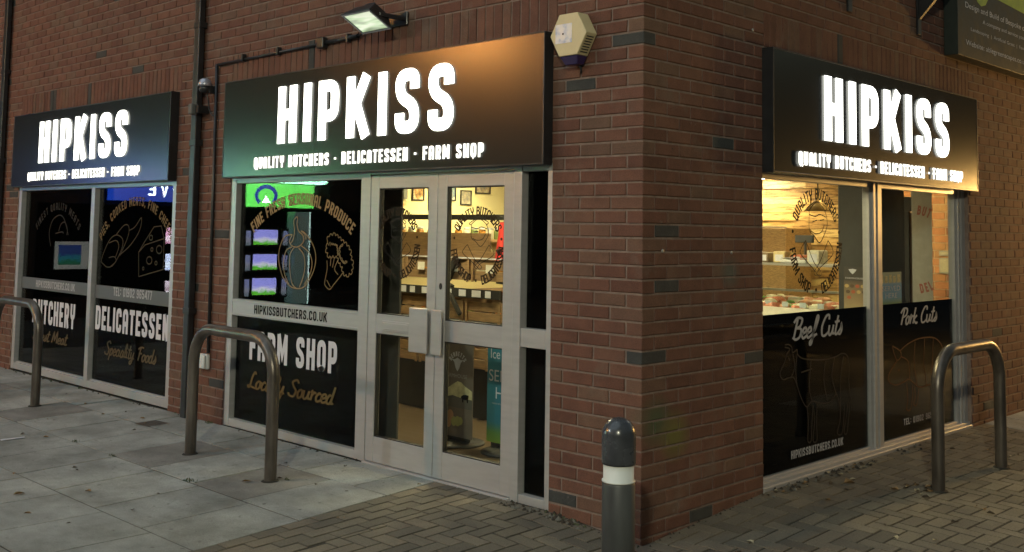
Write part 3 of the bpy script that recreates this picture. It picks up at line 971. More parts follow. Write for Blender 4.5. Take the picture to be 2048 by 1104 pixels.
# --- doors and the narrow side light
mb = MB()
frame_bar(mb, PL, -2.40, -2.352, .056, 2.03, -.085, -.008)
frame_bar(mb, PL, -.968, -.905, .05, 2.03, -.085, -.006)
frame_bar(mb, PL, -.70, -.655, .05, 2.03, -.085, -.012)
frame_bar(mb, PL, -2.352, -.968, 2.0, 2.03, -.085, -.010)
frame_bar(mb, PL, -2.352, -.968, .028, .064, -.10, .012)
for b0_, b1_ in ((.05, .10), (.95, 1.06), (1.985, 2.03)):
    frame_bar(mb, PL, -.905, -.70, b0_, b1_, -.085, -.012)
df = mb.build("window", [M['alu']], shop, bevel=.002)
pane(PL, -.905, -.70, 1.06, 1.985, CG, df)
pane(PL, -.905, -.70, .10, .95, CG, df)
film(PL, -.905, -.70, 1.06, 1.985, CG, df)
film(PL, -.905, -.70, .10, .95, CG, df)

def door_leaf(a0, a1, hinge_left):
    mb_ = MB()
    st = .085
    frame_bar(mb_, PL, a0, a0 + st, .068, 1.995, -.06, -.012)
    frame_bar(mb_, PL, a1 - st, a1, .068, 1.995, -.06, -.012)
    for c0_, c1_ in ((.068, .235), (.925, 1.055), (1.905, 1.995)):
        frame_bar(mb_, PL, a0 + st, a1 - st, c0_, c1_, -.06, -.014)
    d_ = mb_.build("door", M['alu'], shop, bevel=.0025)
    for c0_, c1_ in ((.235, .925), (1.055, 1.905)):
        pane(PL, a0 + st - .002, a1 - st + .002, c0_ - .002, c1_ + .002, -.035, d_)
        g_ = MB()
        for q in ((a0 + st, a0 + st + .007, c0_, c1_), (a1 - st - .007, a1 - st, c0_, c1_), (a0 + st + .007, a1 - st - .007, c0_, c0_ + .007), (a0 + st + .007, a1 - st - .007, c1_ - .007, c1_)):
            frame_bar(g_, PL, *q, -.05, -.02)
        g_.build("gasket", M['gasket'], d_)
    # big flat pull handle
    h_ = MB()
    if hinge_left:
        frame_bar(h_, PL, a1 - .19, a1 - .012, .84, 1.125, .03, .045)
        frame_bar(h_, PL, a1 - .07, a1 - .05, .88, 1.09, -.012, .03)
    else:
        frame_bar(h_, PL, a0 + .018, a0 + .115, .84, 1.125, .03, .045)
        frame_bar(h_, PL, a0 + .04, a0 + .06, .88, 1.09, -.012, .03)
    h_.build("handle", M['alu'], d_, bevel=.006, seg=3)
    return d_
dl = door_leaf(-2.348, -1.664, True)
dr = door_leaf(-1.658, -.972, False)
mb = MB()
frame_bar(mb, PL, -2.19, -1.90, .945, 1.015, -.014, -.004)
frame_bar(mb, PL, -2.175, -1.915, .956, 1.004, -.004, .0)
mb.build("letter_plate", M['alu'], dl, bevel=.002)
mb = MB()
mb.lathe([(.012, 0), (.012, .006)], (0, 0, 0), 16)
pts = mb.v; mb2 = MB()
mb2.add([PL(-1.612 + x * .9, 1.27 + y * 1.7, -.012 + z) for x, y, z in pts], mb.f)
mb2.build("lock_cylinder", M['gasket'], dr)
def ring_logo(m_, P, ca, cb, rad, h, c, sx=1.0, t=.17):
    arc_text(m_, P, "QUALITY BUTCHERS", ca, cb, rad, -62, 62, h, c, t, .18, True)
    arc_text(m_, P, "FARM SHOP", ca, cb, rad, 262, 196, h, c, t, .18, False)
    arc_text(m_, P, "DELICATESSEN", ca, cb, rad, 168, 92, h, c, t, .14, False)
    for an in (-78, 78, 182):
        x, z = ca + (rad + h / 2) * math.sin(R(an)), cb + (rad + h / 2) * math.cos(R(an))
        b = len(m_.v)
        n = 12
        m_.v += [tuple(P(x + .16 * h * math.cos(k * 2 * math.pi / n), z + .16 * h * math.sin(k * 2 * math.pi / n), c)) for k in range(n)]
        m_.face([b + k for k in range(n)])
decal("round_lettering", 'dark_brown', dl, lambda m_: ring_logo(m_, PLD, -2.05, 1.535, .185, .058, -.033))
decal("round_lettering", 'dark_brown', dr, lambda m_: ring_logo(m_, PLD, -1.272, 1.535, .185, .058, -.033))
def crest(ca, cb, s):
    B0 = DR['blade']; cx, cz = 2.014, 1.587
    return [[(ca + (x - cx) * s, cb + (z - cz) * s) for x, z in pl] for pl in B0]
for d_, ca in ((dl, -2.05), (dr, -1.272)):
    decal("crest_drawing", 'dimgrey_vinyl', d_, lambda m_: lines(m_, PLD, crest(ca, 1.535, .62), .005, -.033))

# --- right facade window
CG2 = -.075; CD2 = CG2 + .002
mb = MB()
frame_bar(mb, PR, 1.215, 1.285, .09, 2.03, -.11, -.05)
frame_bar(mb, PR, 2.765, 2.925, .09, 2.03, -.11, -.055)
frame_bar(mb, PR, 2.80, 2.835, .09, 2.03, -.055, -.040)
frame_bar(mb, PR, 2.86, 2.925, .09, 2.03, -.055, -.036)
frame_bar(mb, PR, 4.30, 4.474, .09, 2.03, -.11, -.055)
frame_bar(mb, PR, 4.345, 4.375, .09, 2.03, -.055, -.040)
frame_bar(mb, PR, 4.40, 4.474, .09, 2.03, -.055, -.036)
for a0, a1 in ((1.285, 2.765), (2.925, 4.30)):
    frame_bar(mb, PR, a0, a1, .09, .135, -.11, -.055)
    frame_bar(mb, PR, a0, a1, 1.985, 2.03, -.11, -.055)
frame_bar(mb, PR, 1.217, 4.472, .05, .098, -.055, .004)
frame_bar(mb, PR, 1.217, 4.472, .098, .118, -.055, -.02)
w3 = mb.build("window", [M['alu']], shop, bevel=.002)
for a0, a1 in ((1.285, 2.765), (2.925, 4.30)):
    pane(PR, a0, a1, .13, 1.99, CG2, w3)
    film(PR, a0, a1, .13, 1.125, CG2, w3, 'film')
ring3 = lambda m_: ring_logo(m_, PR, 2.02, 1.588, .283, .078, CD2)
decal("round_lettering", 'black_vinyl', w3, ring3)
decal("crest_drawing", 'dark_brown', w3, lambda m_: lines(m_, PR, DR['blade'], .0065, CD2))
decal("lettering", 'grey_vinyl', w3, lambda m_: (
    script_text(m_, PR, "Beef Cuts", 1.69, 2.37, .955, .135, CD2, .12),
    script_text(m_, PR, "Pork Cuts", 3.285, 3.965, .965, .12, CD2, .12),
    block_line(m_, PR, "HIPKISSBUTCHERS.CO.UK", 1.673, 2.375, .197, .052, CD2, .18, .13),
    block_line(m_, PR, "TEL: 01902 965477", 3.335, 3.97, .214, .048, CD2, .18, .14)))
decal("cow_drawing", 'dimgrey_vinyl', w3, lambda m_: lines(m_, PR, DR['cow'], .009, CD2))
decal("pig_drawing", plain("rust_line_vinyl", (.13, .062, .028), .5, spec=.03), w3, lambda m_: lines(m_, PR, DR['pig'], .010, CD2))

# --- the room behind the glass
mb = MB()
mb.box(-8.9, -.32, .32, 6.4, -.02, .08)
mb.build("floor", M['floor_wood'], shop)
mb = MB()
mb.box(-8.9, -.32, .32, 6.4, 2.42, 2.50)
mb.build("ceiling", M['ceiling'], shop)
mb = MB()
mb.box(-5.3, -5.2, .32, 6.3, .08, 2.42)
mb.build("partition_wall", M['yellow_paint'], shop)
mb = MB()
for k in range(26):     # rough boards of the clad wall
    z = .08 + .09 * k
    x = -5.2
    while x < -1.3:
        l = .6 + rng.random() * .9
        x2 = min(x + l, -1.3)
        mb.rnd = rng.random()
        mb.box(x + .002, x2 - .002, 6.25 - rng.random() * .03, 6.3, z + .002, min(z + .088, 2.415))
        x = x2
def boards_mat():
    mt, nt, bs = mat("rough_board")
    at = N(nt, "ShaderNodeAttribute", attribute_name="rnd")
    c = ramp(nt, at.outputs['Fac'], [(0, (.30, .16, .05)), (.5, (.60, .38, .14)), (1, (.80, .58, .26))])
    c = mixc(nt, 1.0, c, ramp(nt, noise(nt, 5, 5, .7, stretch=(1, 1, 8)), [(0.38, (.40, .34, .28)), (0.52, (1.1, 1.1, 1.1))]), 'MULTIPLY')
    nt.links.new(c, bs.inputs['Base Color'])
    bs.inputs['Roughness'].default_value = .7
    return mt
mb.build("board_cladding", boards_mat(), shop, attrs=True)
# brickwork standing in for a brick front reflected in the right-hand pane
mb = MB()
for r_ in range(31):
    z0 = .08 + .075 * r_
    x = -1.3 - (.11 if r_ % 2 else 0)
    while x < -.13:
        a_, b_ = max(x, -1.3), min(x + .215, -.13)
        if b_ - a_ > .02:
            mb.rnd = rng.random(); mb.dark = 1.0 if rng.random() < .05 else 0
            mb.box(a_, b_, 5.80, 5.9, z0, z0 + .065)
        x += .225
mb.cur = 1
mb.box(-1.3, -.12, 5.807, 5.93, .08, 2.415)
mb.build("reflection_brickwork", [M['reflection_brick'], plain("pale_mortar", (.55, .42, .28), .9)], shop, attrs=True)
mb = MB()
mb.box(-.34, -.325, .32, 1.2, .08, 2.42)
mb.build("plaster_lining", M['yellow_paint'], shop)
mb = MB(); mb.box(-4.1, -2.40, .33, .345, .08, 2.42); mb.build("window_backing", M['charcoal'], shop)

# ------------------------------------------------------------------ fascia signs
def fascia_sign(P, a0, a1, big, small, c_, label):
    t_ = empty("shop_sign", P((a0 + a1) / 2, 2.02, 0), label, "shop sign", "lit name signs over the shopfronts")
    mb_ = MB()
    pbox(mb_, P, a0 + .012, a1 - .012, 2.024, 2.782, .002, .079)
    mb_.build("panel", M['fascia'], t_)
    mb_ = MB()
    for q in ((a0, a1, 2.782, 2.792), (a0, a1, 2.014, 2.024), (a0, a0 + .012, 2.024, 2.782), (a1 - .012, a1, 2.024, 2.782)):
        pbox(mb_, P, *q, .001, .082)
    mb_.build("edge_trim", M['black_metal'], t_, bevel=.002)
    mb_ = MB()
    block_line(mb_, P, "HIPKISS", big[0], big[1], 2.255, .43, .092, .190, .215, .008)
    mb_.build("large_lettering", M['lit_white'], t_)
    mb_ = MB()
    block_line(mb_, P, "QUALITY BUTCHERS * DELICATESSEN * FARM SHOP", small[0], small[1], 2.075, .088, .092, .175, .24, .006)
    mb_.build("small_lettering", M['lit_small'], t_)
    return t_
fascia_sign(PL, -8.53, -5.045, (-7.80, -5.83), (-8.06, -5.56), 0, "black fascia with glowing white letters over the far left windows, blue sheen at its foot")
fascia_sign(PL, -4.165, -.655, (-3.37, -1.42), (-3.68, -1.14), 0, "black fascia with glowing white letters above the doors, orange sheen at upper right")
fascia_sign(PR, 1.205, 4.474, (1.845, 3.86), (1.50, 4.125), 0, "black fascia with glowing white letters on the right-hand wall, gold sheen at its end")

# ------------------------------------------------------------------ things fixed to the walls
def downpipe(x, lab, w=.08, edge=True):
    t_ = empty("downpipe", (x, 0, .05), lab, "downpipe", "square drainpipes on the left facade")
    mb_ = MB(); mb_.box(x - w / 2, x + w / 2, -.072, -.018, .045, 4.6)
    mb_.build("pipe", M['black_metal'], t_, bevel=.008, seg=2)
    if edge:
        mb_ = MB(); mb_.box(x - w / 2 - .07, x - w / 2 - .003, -.035, -.004, .05, 4.6)  # paler strip beside the pipe stands in for its lit side
        mb_.build("lit_side_strip", M['grey_edge'], t_, bevel=.004)
    for z in (.9, 2.3, 3.3):
        mb_ = MB(); mb_.box(x - w / 2 - .012, x + w / 2 + .012, -.076, -.004, z, z + .05)
        mb_.build("bracket", M['black_metal'], t_, bevel=.003)
downpipe(-4.665, "slim square black drainpipe between the two left-hand shopfronts")
downpipe(-8.96, "slim square black drainpipe at the far left end of the brick facade")

t = empty("cable_conduit", (-4.39, 0, .6), "thin black cable conduit running up the pier and along above the middle sign", "conduit")
mb = MB(); mb.tube([(-4.38, -.018, .60), (-4.395, -.018, 1.8), (-4.41, -.018, 2.965)], .014, 8); mb.tube([(-4.41, -.018, 2.965), (-2.96, -.02, 2.978)], .011, 8)
mb.tube([(-2.88, -.022, 2.98), (-2.50, -.022, 2.985)], .016, 8)
mb.build("pipe", M['black_metal'], t)
mb = MB(); mb.box(-2.96, -2.88, -.055, -.003, 2.94, 3.02); mb.build("junction_box", M['black_metal'], t, bevel=.006)
for x in (-4.0, -3.5, -2.62):
    mb = MB(); mb.box(x, x + .02, -.045, -.003, 2.95, 3.012); mb.build("clip", M['black_metal'], t, bevel=.003)
mb = MB(); mb.tube([(-2.50, -.022, 2.985), (-2.44, -.03, 2.99), (-2.38, -.07, 3.02), (-2.33, -.09, 3.06)], .008, 8); mb.build("cable_tail", M['black_metal'], t)

# floodlight, dim green-white lamp behind its glass
fl = empty("floodlight", (-2.13, -.20, 3.0), "black wall floodlight with pale green lit glass above the middle sign", "floodlight")
RX = Matrix.Translation((-2.13, -.235, 3.015)) @ Matrix.Rotation(R(-28), 4, 'X')
def rbox(mb_, x0, x1, y0, y1, z0, z1): mb_.box(x0, x1, y0, y1, z0, z1, RX)
def frustum(mb_, x0, x1, y0, y1, z0, z1, i, mx=RX):
    p = [(x0, y0, z0), (x1, y0, z0), (x1, y1, z0), (x0, y1, z0), (x0 + i, y0 + i, z1), (x1 - i, y0 + i, z1), (x1 - i, y1 - i, z1), (x0 + i, y1 - i, z1)]
    mb_.add([mx @ Vector(q) for q in p], [(0, 3, 2, 1), (4, 5, 6, 7), (0, 1, 5, 4), (1, 2, 6, 5), (2, 3, 7, 6), (3, 0, 4, 7)])
mb = MB()
frustum(mb, -.15, .15, -.105, .105, 0, .085, .045)
rbox(mb, -.05, .05, -.04, .05, .085, .12)
mb.build("housing", M['black_metal'], fl, bevel=.008, seg=2)
mb = MB()
for q in ((-.155, .155, -.11, -.09), (-.155, .155, .09, .11), (-.155, -.135, -.09, .09), (.135, .155, -.09, .09)):
    rbox(mb, *q, -.016, -.001)
mb.build("rim", M['black_metal'], fl, bevel=.003)
def flood_glass():
    mt, nt, bs = mat("lit_flood_glass")
    c = ramp(nt, noise(nt, 14, 1, .4, stretch=(.4, 2.5, 1)), [(0.32, (.22, .33, .14)), (0.5, (.55, .80, .38)), (0.64, (.9, 1.0, .7))])
    nt.links.new(c, bs.inputs['Emission Color'])
    bs.inputs['Emission Strength'].default_value = .6
    bs.inputs['Base Color'].default_value = (.1, .12, .1, 1)
    bs.inputs['Roughness'].default_value = .15
    return mt
mb = MB(); rbox(mb, -.135, .135, -.09, .09, -.012, -.004); mb.build("lit_glass", flood_glass(), fl)
mb = MB(); mb.box(-2.02, -1.985, -.24, -.012, 3.03, 3.055); mb.box(-2.275, -2.24, -.24, -.012, 3.03, 3.055); mb.box(-2.29, -1.97, -.022, -.004, 3.0, 3.09)
mb.build("bracket", M['black_metal'], fl, bevel=.004)

# alarm bell box
al = empty("alarm_box", (-.455, -.05, 2.742), "cream hexagonal burglar alarm box with purple lens beside the middle sign", "alarm box")
hexp = [(-.590, 2.742), (-.522, 2.862), (-.386, 2.862), (-.318, 2.742), (-.386, 2.622), (-.522, 2.622)]
def hexprism(mb_, pts_, c0, c1, s0=1.0):
    cx, cz = -.455, 2.742
    b = [PL(cx + (x - cx) * s0, cz + (z - cz) * s0, c0) for x, z in pts_]
    f = [PL(x, z, c1) for x, z in pts_]
    mb_.add(b + f, [tuple(range(6))[::-1], tuple(range(6, 12))] + [(k, (k + 1) % 6, 6 + (k + 1) % 6, 6 + k) for k in range(6)])
mb = MB(); hexprism(mb, hexp, .012, .105, 1.0); mb.build("casing", M['cream_plastic'], al, bevel=.004, seg=2)
mb = MB()
for k in range(7):      # louvres on the lower right side
    f0 = .14 + k * .115
    x0, z0_ = -.318 + (-.386 + .318) * f0, 2.742 + (2.622 - 2.742) * f0
    x1, z1_ = -.318 + (-.386 + .318) * (f0 + .05), 2.742 + (2.622 - 2.742) * (f0 + .05)
    nx, nz = .0012, -.0007
    mb.add([PL(x0 + nx, z0_ + nz, .03), PL(x0 + nx, z0_ + nz, .09), PL(x1 + nx, z1_ + nz, .09), PL(x1 + nx, z1_ + nz, .03)], [(0, 1, 2, 3)])
mb.build("louvre", M['gasket'], al)
mb = MB()
a_ = [PL(x, z, c) for x, z, c in ((-.522, 2.621, .015), (-.386, 2.621, .015), (-.386, 2.621, .10), (-.522, 2.621, .10), (-.500, 2.572, .02), (-.408, 2.572, .02), (-.408, 2.572, .075), (-.500, 2.572, .075))]
mb.add(a_, [(0, 1, 2, 3), (7, 6, 5, 4), (0, 4, 5, 1), (1, 5, 6, 2), (2, 6, 7, 3), (3, 7, 4, 0)])
mb.build("strobe_lens", M['purple_lens'], al, bevel=.004)
mb = MB(); pbox(mb, PL, -.548, -.425, 2.695, 2.805, .1055, .107)
mb.build("label_plate", picture_mat("alarm_sticker", (.30, .42, .62), (.62, .66, .70), (.70, .72, .70), 14), al)
mb = MB(); mb.tube([PL(-.49, 2.748, .106), PL(-.49, 2.748, .109)], .006, 10); mb.build("screw", M['gasket'], al)
mb = MB(); mb.tube([(-.44, -.018, 2.61), (-.435, -.012, 2.56), (-.44, -.004, 2.53)], .006, 8); mb.build("cable", M['black_metal'], al)

# camera and little box by the drainpipe
t = empty("security_camera", (-4.47, -.05, 2.78), "small silver dome security camera with black arm on the brick pier", "camera")
mb = MB(); mb.lathe([(.001, .052), (.025, .05), (.045, .035), (.056, .01), (.058, -.012), (.052, -.016)], (-4.475, -.085, 2.80), 20); mb.build("hood", M['silver'], t)
mb = MB(); mb.lathe([(.05, -.016), (.048, -.045), (.035, -.065), (.012, -.074)], (-4.475, -.085, 2.80), 20); mb.build("lens_dome", M['black_metal'], t)
mb = MB(); mb.box(-4.49, -4.43, -.07, -.004, 2.73, 2.79); mb.build("mount", M['black_metal'], t, bevel=.004)
mb = MB(); mb.tube([(-4.475, -.06, 2.73), (-4.485, -.045, 2.68), (-4.49, -.03, 2.60), (-4.46, -.02, 2.55), (-4.42, -.01, 2.54)], .006, 8); mb.build("cable", M['black_metal'], t)
t = empty("sensor_box", (-4.60, -.12, 2.6), "small grey sensor box fixed across the drainpipe below the dome camera", "sensor")
mb = MB(); mb.box(-4.635, -4.575, -.145, -.08, 2.555, 2.645); mb.build("housing", M['grey_edge'], t, bevel=.012, seg=3)
mb = MB(); mb.box(-4.575, -4.53, -.11, -.004, 2.565, 2.63); mb.build("bracket", M['black_metal'], t, bevel=.004)

t = empty("junction_box", (-4.42, 0, .53), "white plastic weatherproof socket box low on the brick pier", "socket box")
mb = MB(); mb.box(-4.49, -4.37, -.035, -.004, .47, .59); mb.build("back_box", M['white_plastic'], t, bevel=.008, seg=2)
mb = MB(); mb.box(-4.485, -4.375, -.062, -.0355, .475, .585); mb.build("cover", M['white_plastic'], t, bevel=.012, seg=3)

# dark brackets above the right-hand sign
def wall_bracket(y, z, s, lab):
    t_ = empty("wall_bracket", (0, y, z), lab, "bracket", "dark steel brackets high on the right-hand wall")
    mb_ = MB(); pbox(mb_, PR, y - .03, y + .03, z, z + .7 * s, .004, .022); mb_.build("wall_plate", M['black_metal'], t_, bevel=.003)
    mb_ = MB()
    mb_.add([PR(y - .02, z + .12 * s, .022), PR(y + .02, z + .12 * s, .022), PR(y + .02, z + .30 * s, .022), PR(y - .02, z + .30 * s, .022),
             PR(y - .02, z + .55 * s, .42 * s), PR(y + .02, z + .55 * s, .42 * s), PR(y + .02, z + .68 * s, .42 * s), PR(y - .02, z + .68 * s, .42 * s)],
            [(0, 1, 2, 3), (7, 6, 5, 4), (0, 4, 5, 1), (1, 5, 6, 2), (2, 6, 7, 3), (3, 7, 4, 0)])
    mb_.build("arm", M['black_metal'], t_, bevel=.003)
wall_bracket(3.50, 3.20, 1.0, "long dark steel bracket between the right-hand sign and the garden company board")
wall_bracket(2.35, 3.20, .7, "short dark steel bracket above the left half of the right-hand sign")

# garden company board, upper right
t = empty("advertising_board", (0.06, 4.0, 3.1), "dark green board with white lines of text and lime band, high on the right wall", "advertising board")
mb = MB(); pbox(mb, PR, 4.0, 6.8, 3.105, 4.15, .004, .118)
mb.build("panel", plain("dark_green_board", (.016, .023, .019), .5), t, bevel=.003)
lime = plain("lime_band", (.30, .42, .07), .5, var=.2)
mb = MB()
top = [(4.35, 3.66), (4.42, 3.60), (4.50, 3.575), (4.60, 3.60), (4.66, 3.66), (4.72, 3.70), (5.2, 3.685), (5.9, 3.66), (6.79, 3.66)]
mb.add([PR(a, b, .1195) for a, b in top] + [PR(6.79, 4.1, .1195), PR(4.2, 4.1, .1195)], [tuple(range(11))])
mb.build("lime_band", lime, t)
for s_, a0, a1, b, h in (("Design and Build of Bespoke of Gardens, Driveways", 4.16, 6.5, 3.515, .05), ("A company and service you can trust", 4.53, 5.85, 3.43, .036),
                         ("Landscaping  |  Artificial Grass  |  Fencing  |  Planning  |  Decorative", 4.27, 6.5, 3.335, .03), ("Website: ablegreenscapes.co.uk  |  Call Us: 01902 965", 4.16, 6.55, 3.205, .046)):
    font_text(PR, s_, a0, a1, b, h, .1195, "lettering", M['sticker_white'], t)

# ------------------------------------------------------------------ cycle stands and bollard
def hoop(pL, pR, top, r_, lab, rb=.24):
    t_ = empty("bike_rack", ((pL[0] + pR[0]) / 2, (pL[1] + pR[1]) / 2, min(pL[2], pR[2])), lab, "bike rack", "tubular steel cycle hoops in front of the shop")
    A, B = Vector(pL), Vector(pR)
    d = Vector((B.x - A.x, B.y - A.y, 0)); L_ = d.length; d.normalize()
    pts = [A - Vector((0, 0, .06))]
    for k in range(0, 6): pts.append(Vector((A.x, A.y, A.z + (top - r_ - rb - A.z) * k / 5)))
    zc = top - r_ - rb
    for k in range(1, 13):
        an = math.pi / 2 * k / 12
        pts.append(Vector((A.x, A.y, zc)) + d * rb * (1 - math.cos(an)) + Vector((0, 0, rb * math.sin(an))))
    for k in range(12):
        an = math.pi / 2 * k / 12
        pts.append(Vector((B.x, B.y, zc)) - d * rb * (1 - math.sin(an)) + Vector((0, 0, rb * math.cos(an))))
    for k in range(5, -1, -1): pts.append(Vector((B.x, B.y, B.z + (zc - B.z) * k / 5)))
    pts.append(B - Vector((0, 0, .06)))
    mb_ = MB(); mb_.tube(pts, r_, 24)
    mb_.build("hoop", M['steel'], t_)
    for q in (A, B):
        mb_ = MB(); mb_.lathe([(r_ + .018, 0), (r_ + .014, .005), (r_ + .002, .008)], (q.x, q.y, q.z - .001), 24)
        mb_.build("ground_collar", M['joint'], t_)
hoop((-3.43, -.68, .032), (-2.385, -.705, .031), .955, .039, "brown-grey steel cycle hoop in front of the window left of the doors")
hoop((-7.15, -.67, .034), (-6.11, -.687, .033), .95, .039, "steel cycle hoop before the far left window, cut by the picture edge")
hoop((.665, 2.18, .049), (.683, 3.19, .048), .945, .040, "steel cycle hoop in front of the cuts window, warm light on its crown", .25)

bl = empty("bollard", (.747, -1.131, 0), "dark grey round-topped bollard with white band standing before the brick corner", "bollard")
bx, by = .747, -1.131
mb = MB(); mb.lathe([(.0665, -.05), (.0665, .625), (.063, .635)], (bx, by, 0), 40)
mb.build("post", plain("dull_black_bollard", (.06, .064, .064), .5, var=.4, scale=7, bmp=.1, stretch=(1, 1, .3)), bl)
mb = MB(); mb.lathe([(.0675, .634), (.0675, .640), (.062, .642), (.062, .704)], (bx, by, 0), 40)
mb.build("white_band", plain("white_reflective_band", (.62, .64, .60), .35, var=.06), bl)
mb = MB(); mb.lathe([(.062, .7035), (.068, .7045), (.069, .712), (.069, .815)] + [(.069 * math.cos(R(a)), .815 + .073 * math.sin(R(a))) for a in range(8, 90, 8)] + [(.0015, .888)], (bx, by, 0), 40)
mb.build("cap", plain("glossy_black_cap", (.045, .049, .056), .27, var=.35, scale=12, coat=.25), bl)

# ------------------------------------------------------------------ inside the shop
lamp_b = glow("bright_ceiling_panel", (1.0, .84, .48), 120.0)
lamp_m = glow("lit_ceiling_panel", (1.0, .80, .36), 75.0)
for x, y, lab in ((-2.95, 5.75, "by the board-clad wall"), (-3.4, 1.2, "over the produce stand"), (-4.5, 3.2, "by the picture wall"), (-2.2, 3.2, "in the middle of the shop"), (-1.1, 5.1, "over the counter end"), (-.95, 1.6, "just inside the doors")):
    t = empty("ceiling_light", (x, y, 2.4), "flat warm ceiling light panel " + lab, "ceiling light", "ceiling lights inside the shop")
    mb = MB(); mb.box(x - .27, x + .27, y - .12, y + .12, 2.385, 2.4); mb.build("diffuser", lamp_m if y > 3.5 else lamp_b, t)
    mb = MB()
    for q in ((x - .29, x + .29, y - .14, y - .121), (x - .29, x + .29, y + .121, y + .14), (x - .29, x - .271, y - .12, y + .12), (x + .271, x + .29, y - .12, y + .12)):
        mb.box(*q, 2.38, 2.418)
    mb.build("frame", M['white_plastic'], t)

# pictures and boards on the cream wall (plane x = -5.2)
PY = Plane((-5.2, 0, 0), (0, 1, 0), (0, 0, 1), (1, 0, 0))
pals = [((.14, .08, .03), (.45, .25, .08), (.7, .62, .4)), ((.35, .12, .06), (.55, .3, .1), (.2, .2, .2)), ((.3, .3, .25), (.12, .2, .25), (.6, .55, .4)), ((.2, .2, .17), (.35, .30, .2), (.5, .45, .3)), ((.12, .12, .1), (.3, .2, .1), (.45, .4, .2))]
for k, (y0, y1, z0, z1, lab) in enumerate(((2.80, 2.965, 1.935, 2.15, "tall brown framed picture seen through the left door"), (3.03, 3.13, 1.83, 2.07, "narrow dark framed picture half behind the door edge"), (3.27, 3.43, 1.945, 2.16, "red-brown framed picture at the left edge of the right door pane"),
                                      (3.50, 3.668, 1.905, 2.07, "small black-framed picture above the round lettering"), (3.73, 3.965, 2.04, 2.16, "small wide picture high on the cream wall"))):
    t = empty("picture", PY((y0 + y1) / 2, z0, 0), lab, "picture", "framed pictures on the cream wall")
    mb = MB(); pbox(mb, PY, y0 + .012, y1 - .012, z0 + .012, z1 - .012, .002, .008); mb.build("print", picture_mat("print%d" % k, *pals[k], 22), t)
    mb = MB()
    for q in ((y0, y1, z0, z0 + .012), (y0, y1, z1 - .012, z1), (y0, y0 + .012, z0 + .012, z1 - .012), (y1 - .012, y1, z0 + .012, z1 - .012)): pbox(mb, PY, *q, .002, .018)
    mb.build("frame", M['gasket'], t)
t = empty("menu_board", PY(2.6, 1.945, 0), "grey menu board with an orange letter behind the left door", "menu board")
mb = MB(); pbox(mb, PY, 2.44, 2.725, 1.945, 2.25, .002, .02); mb.build("board", plain("grey_board", (.20, .20, .15), .6), t)
mb = MB(); script_text(mb, PY, "s", 2.53, 2.63, 2.03, .12, .022, .12); mb.build("lettering", plain("orange_vinyl", (.9, .4, .08), .5), t)
t = empty("poster", PY(2.6, 1.87, 0), "small orange poster under the grey menu board", "poster")
mb = MB(); pbox(mb, PY, 2.46, 2.725, 1.875, 1.93, .002, .006); mb.build("sheet", picture_mat("orange_print", (.8, .3, .08), (.9, .5, .2), (.7, .6, .3), 12), t)

# wall shelf with jars
sh = empty("wall_shelf", (-5.1, 3.4, 1.5), "long shelf on the cream wall carrying a row of jars", "shelf")
mb = MB(); mb.box(-5.198, -4.95, 2.45, 4.35, 1.50, 1.525); mb.build("board", M['wood'], sh)
for y in (2.6, 3.4, 4.2):
    mb = MB(); mb.box(-5.198, -5.0, y, y + .02, 1.40, 1.499); mb.build("bracket", M['gasket'], sh)
proto = None
jl = [(2.55, 0), (2.68, 1), (2.80, 0), (2.95, 2), (3.35, 0), (3.47, 1), (3.59, 2), (3.71, 0), (3.83, 1), (3.95, 2), (4.07, 0), (4.2, 1)]
jm = [plain("amber_jar", (.35, .16, .03), .2), plain("cream_jar", (.6, .55, .4), .3), plain("green_jar", (.16, .2, .06), .2)]
protos = {}
ordn = ["first", "second", "third", "fourth", "fifth", "sixth", "seventh", "eighth", "ninth", "tenth", "eleventh", "twelfth"]
for i, (y, k) in enumerate(jl):
    lab = "%s jar with pale lid, %s from the left on the wall shelf" % (["amber", "cream", "green"][k], ordn[i])
    if k not in protos:
        t = empty("jar", (-5.05, y, 1.525))
        mb = MB(); mb.lathe([(.035, 0), (.04, .01), (.04, .09), (.03, .108)], (-5.05, y, 1.5255), 16); mb.build("glass_body", jm[k], t)
        mb = MB(); mb.lathe([(.032, .1085), (.032, .13)], (-5.05, y, 1.5255), 16); mb.build("lid", M['white_plastic'], t)
        protos[k] = t
    else:
        t = copy_tree(protos[k]); t.location = (-5.05, y, 1.525)
    tag(t, lab, "jar", "jars on the wall shelf")

for i in range(10):
    k = (0, 2, 1, 0, 0, 1, 2, 0, 1, 0)[i]
    t = copy_tree(protos[k]); t.location = (-4.12 + i * .135 + (.1 if i > 4 else 0), 2.05, 1.215)
    tag(t, "%s jar with pale lid, %s from the left in the produce stand's top tray" % (["amber", "cream", "green"][k], ordn[i]), "jar", "jars in the produce stand")
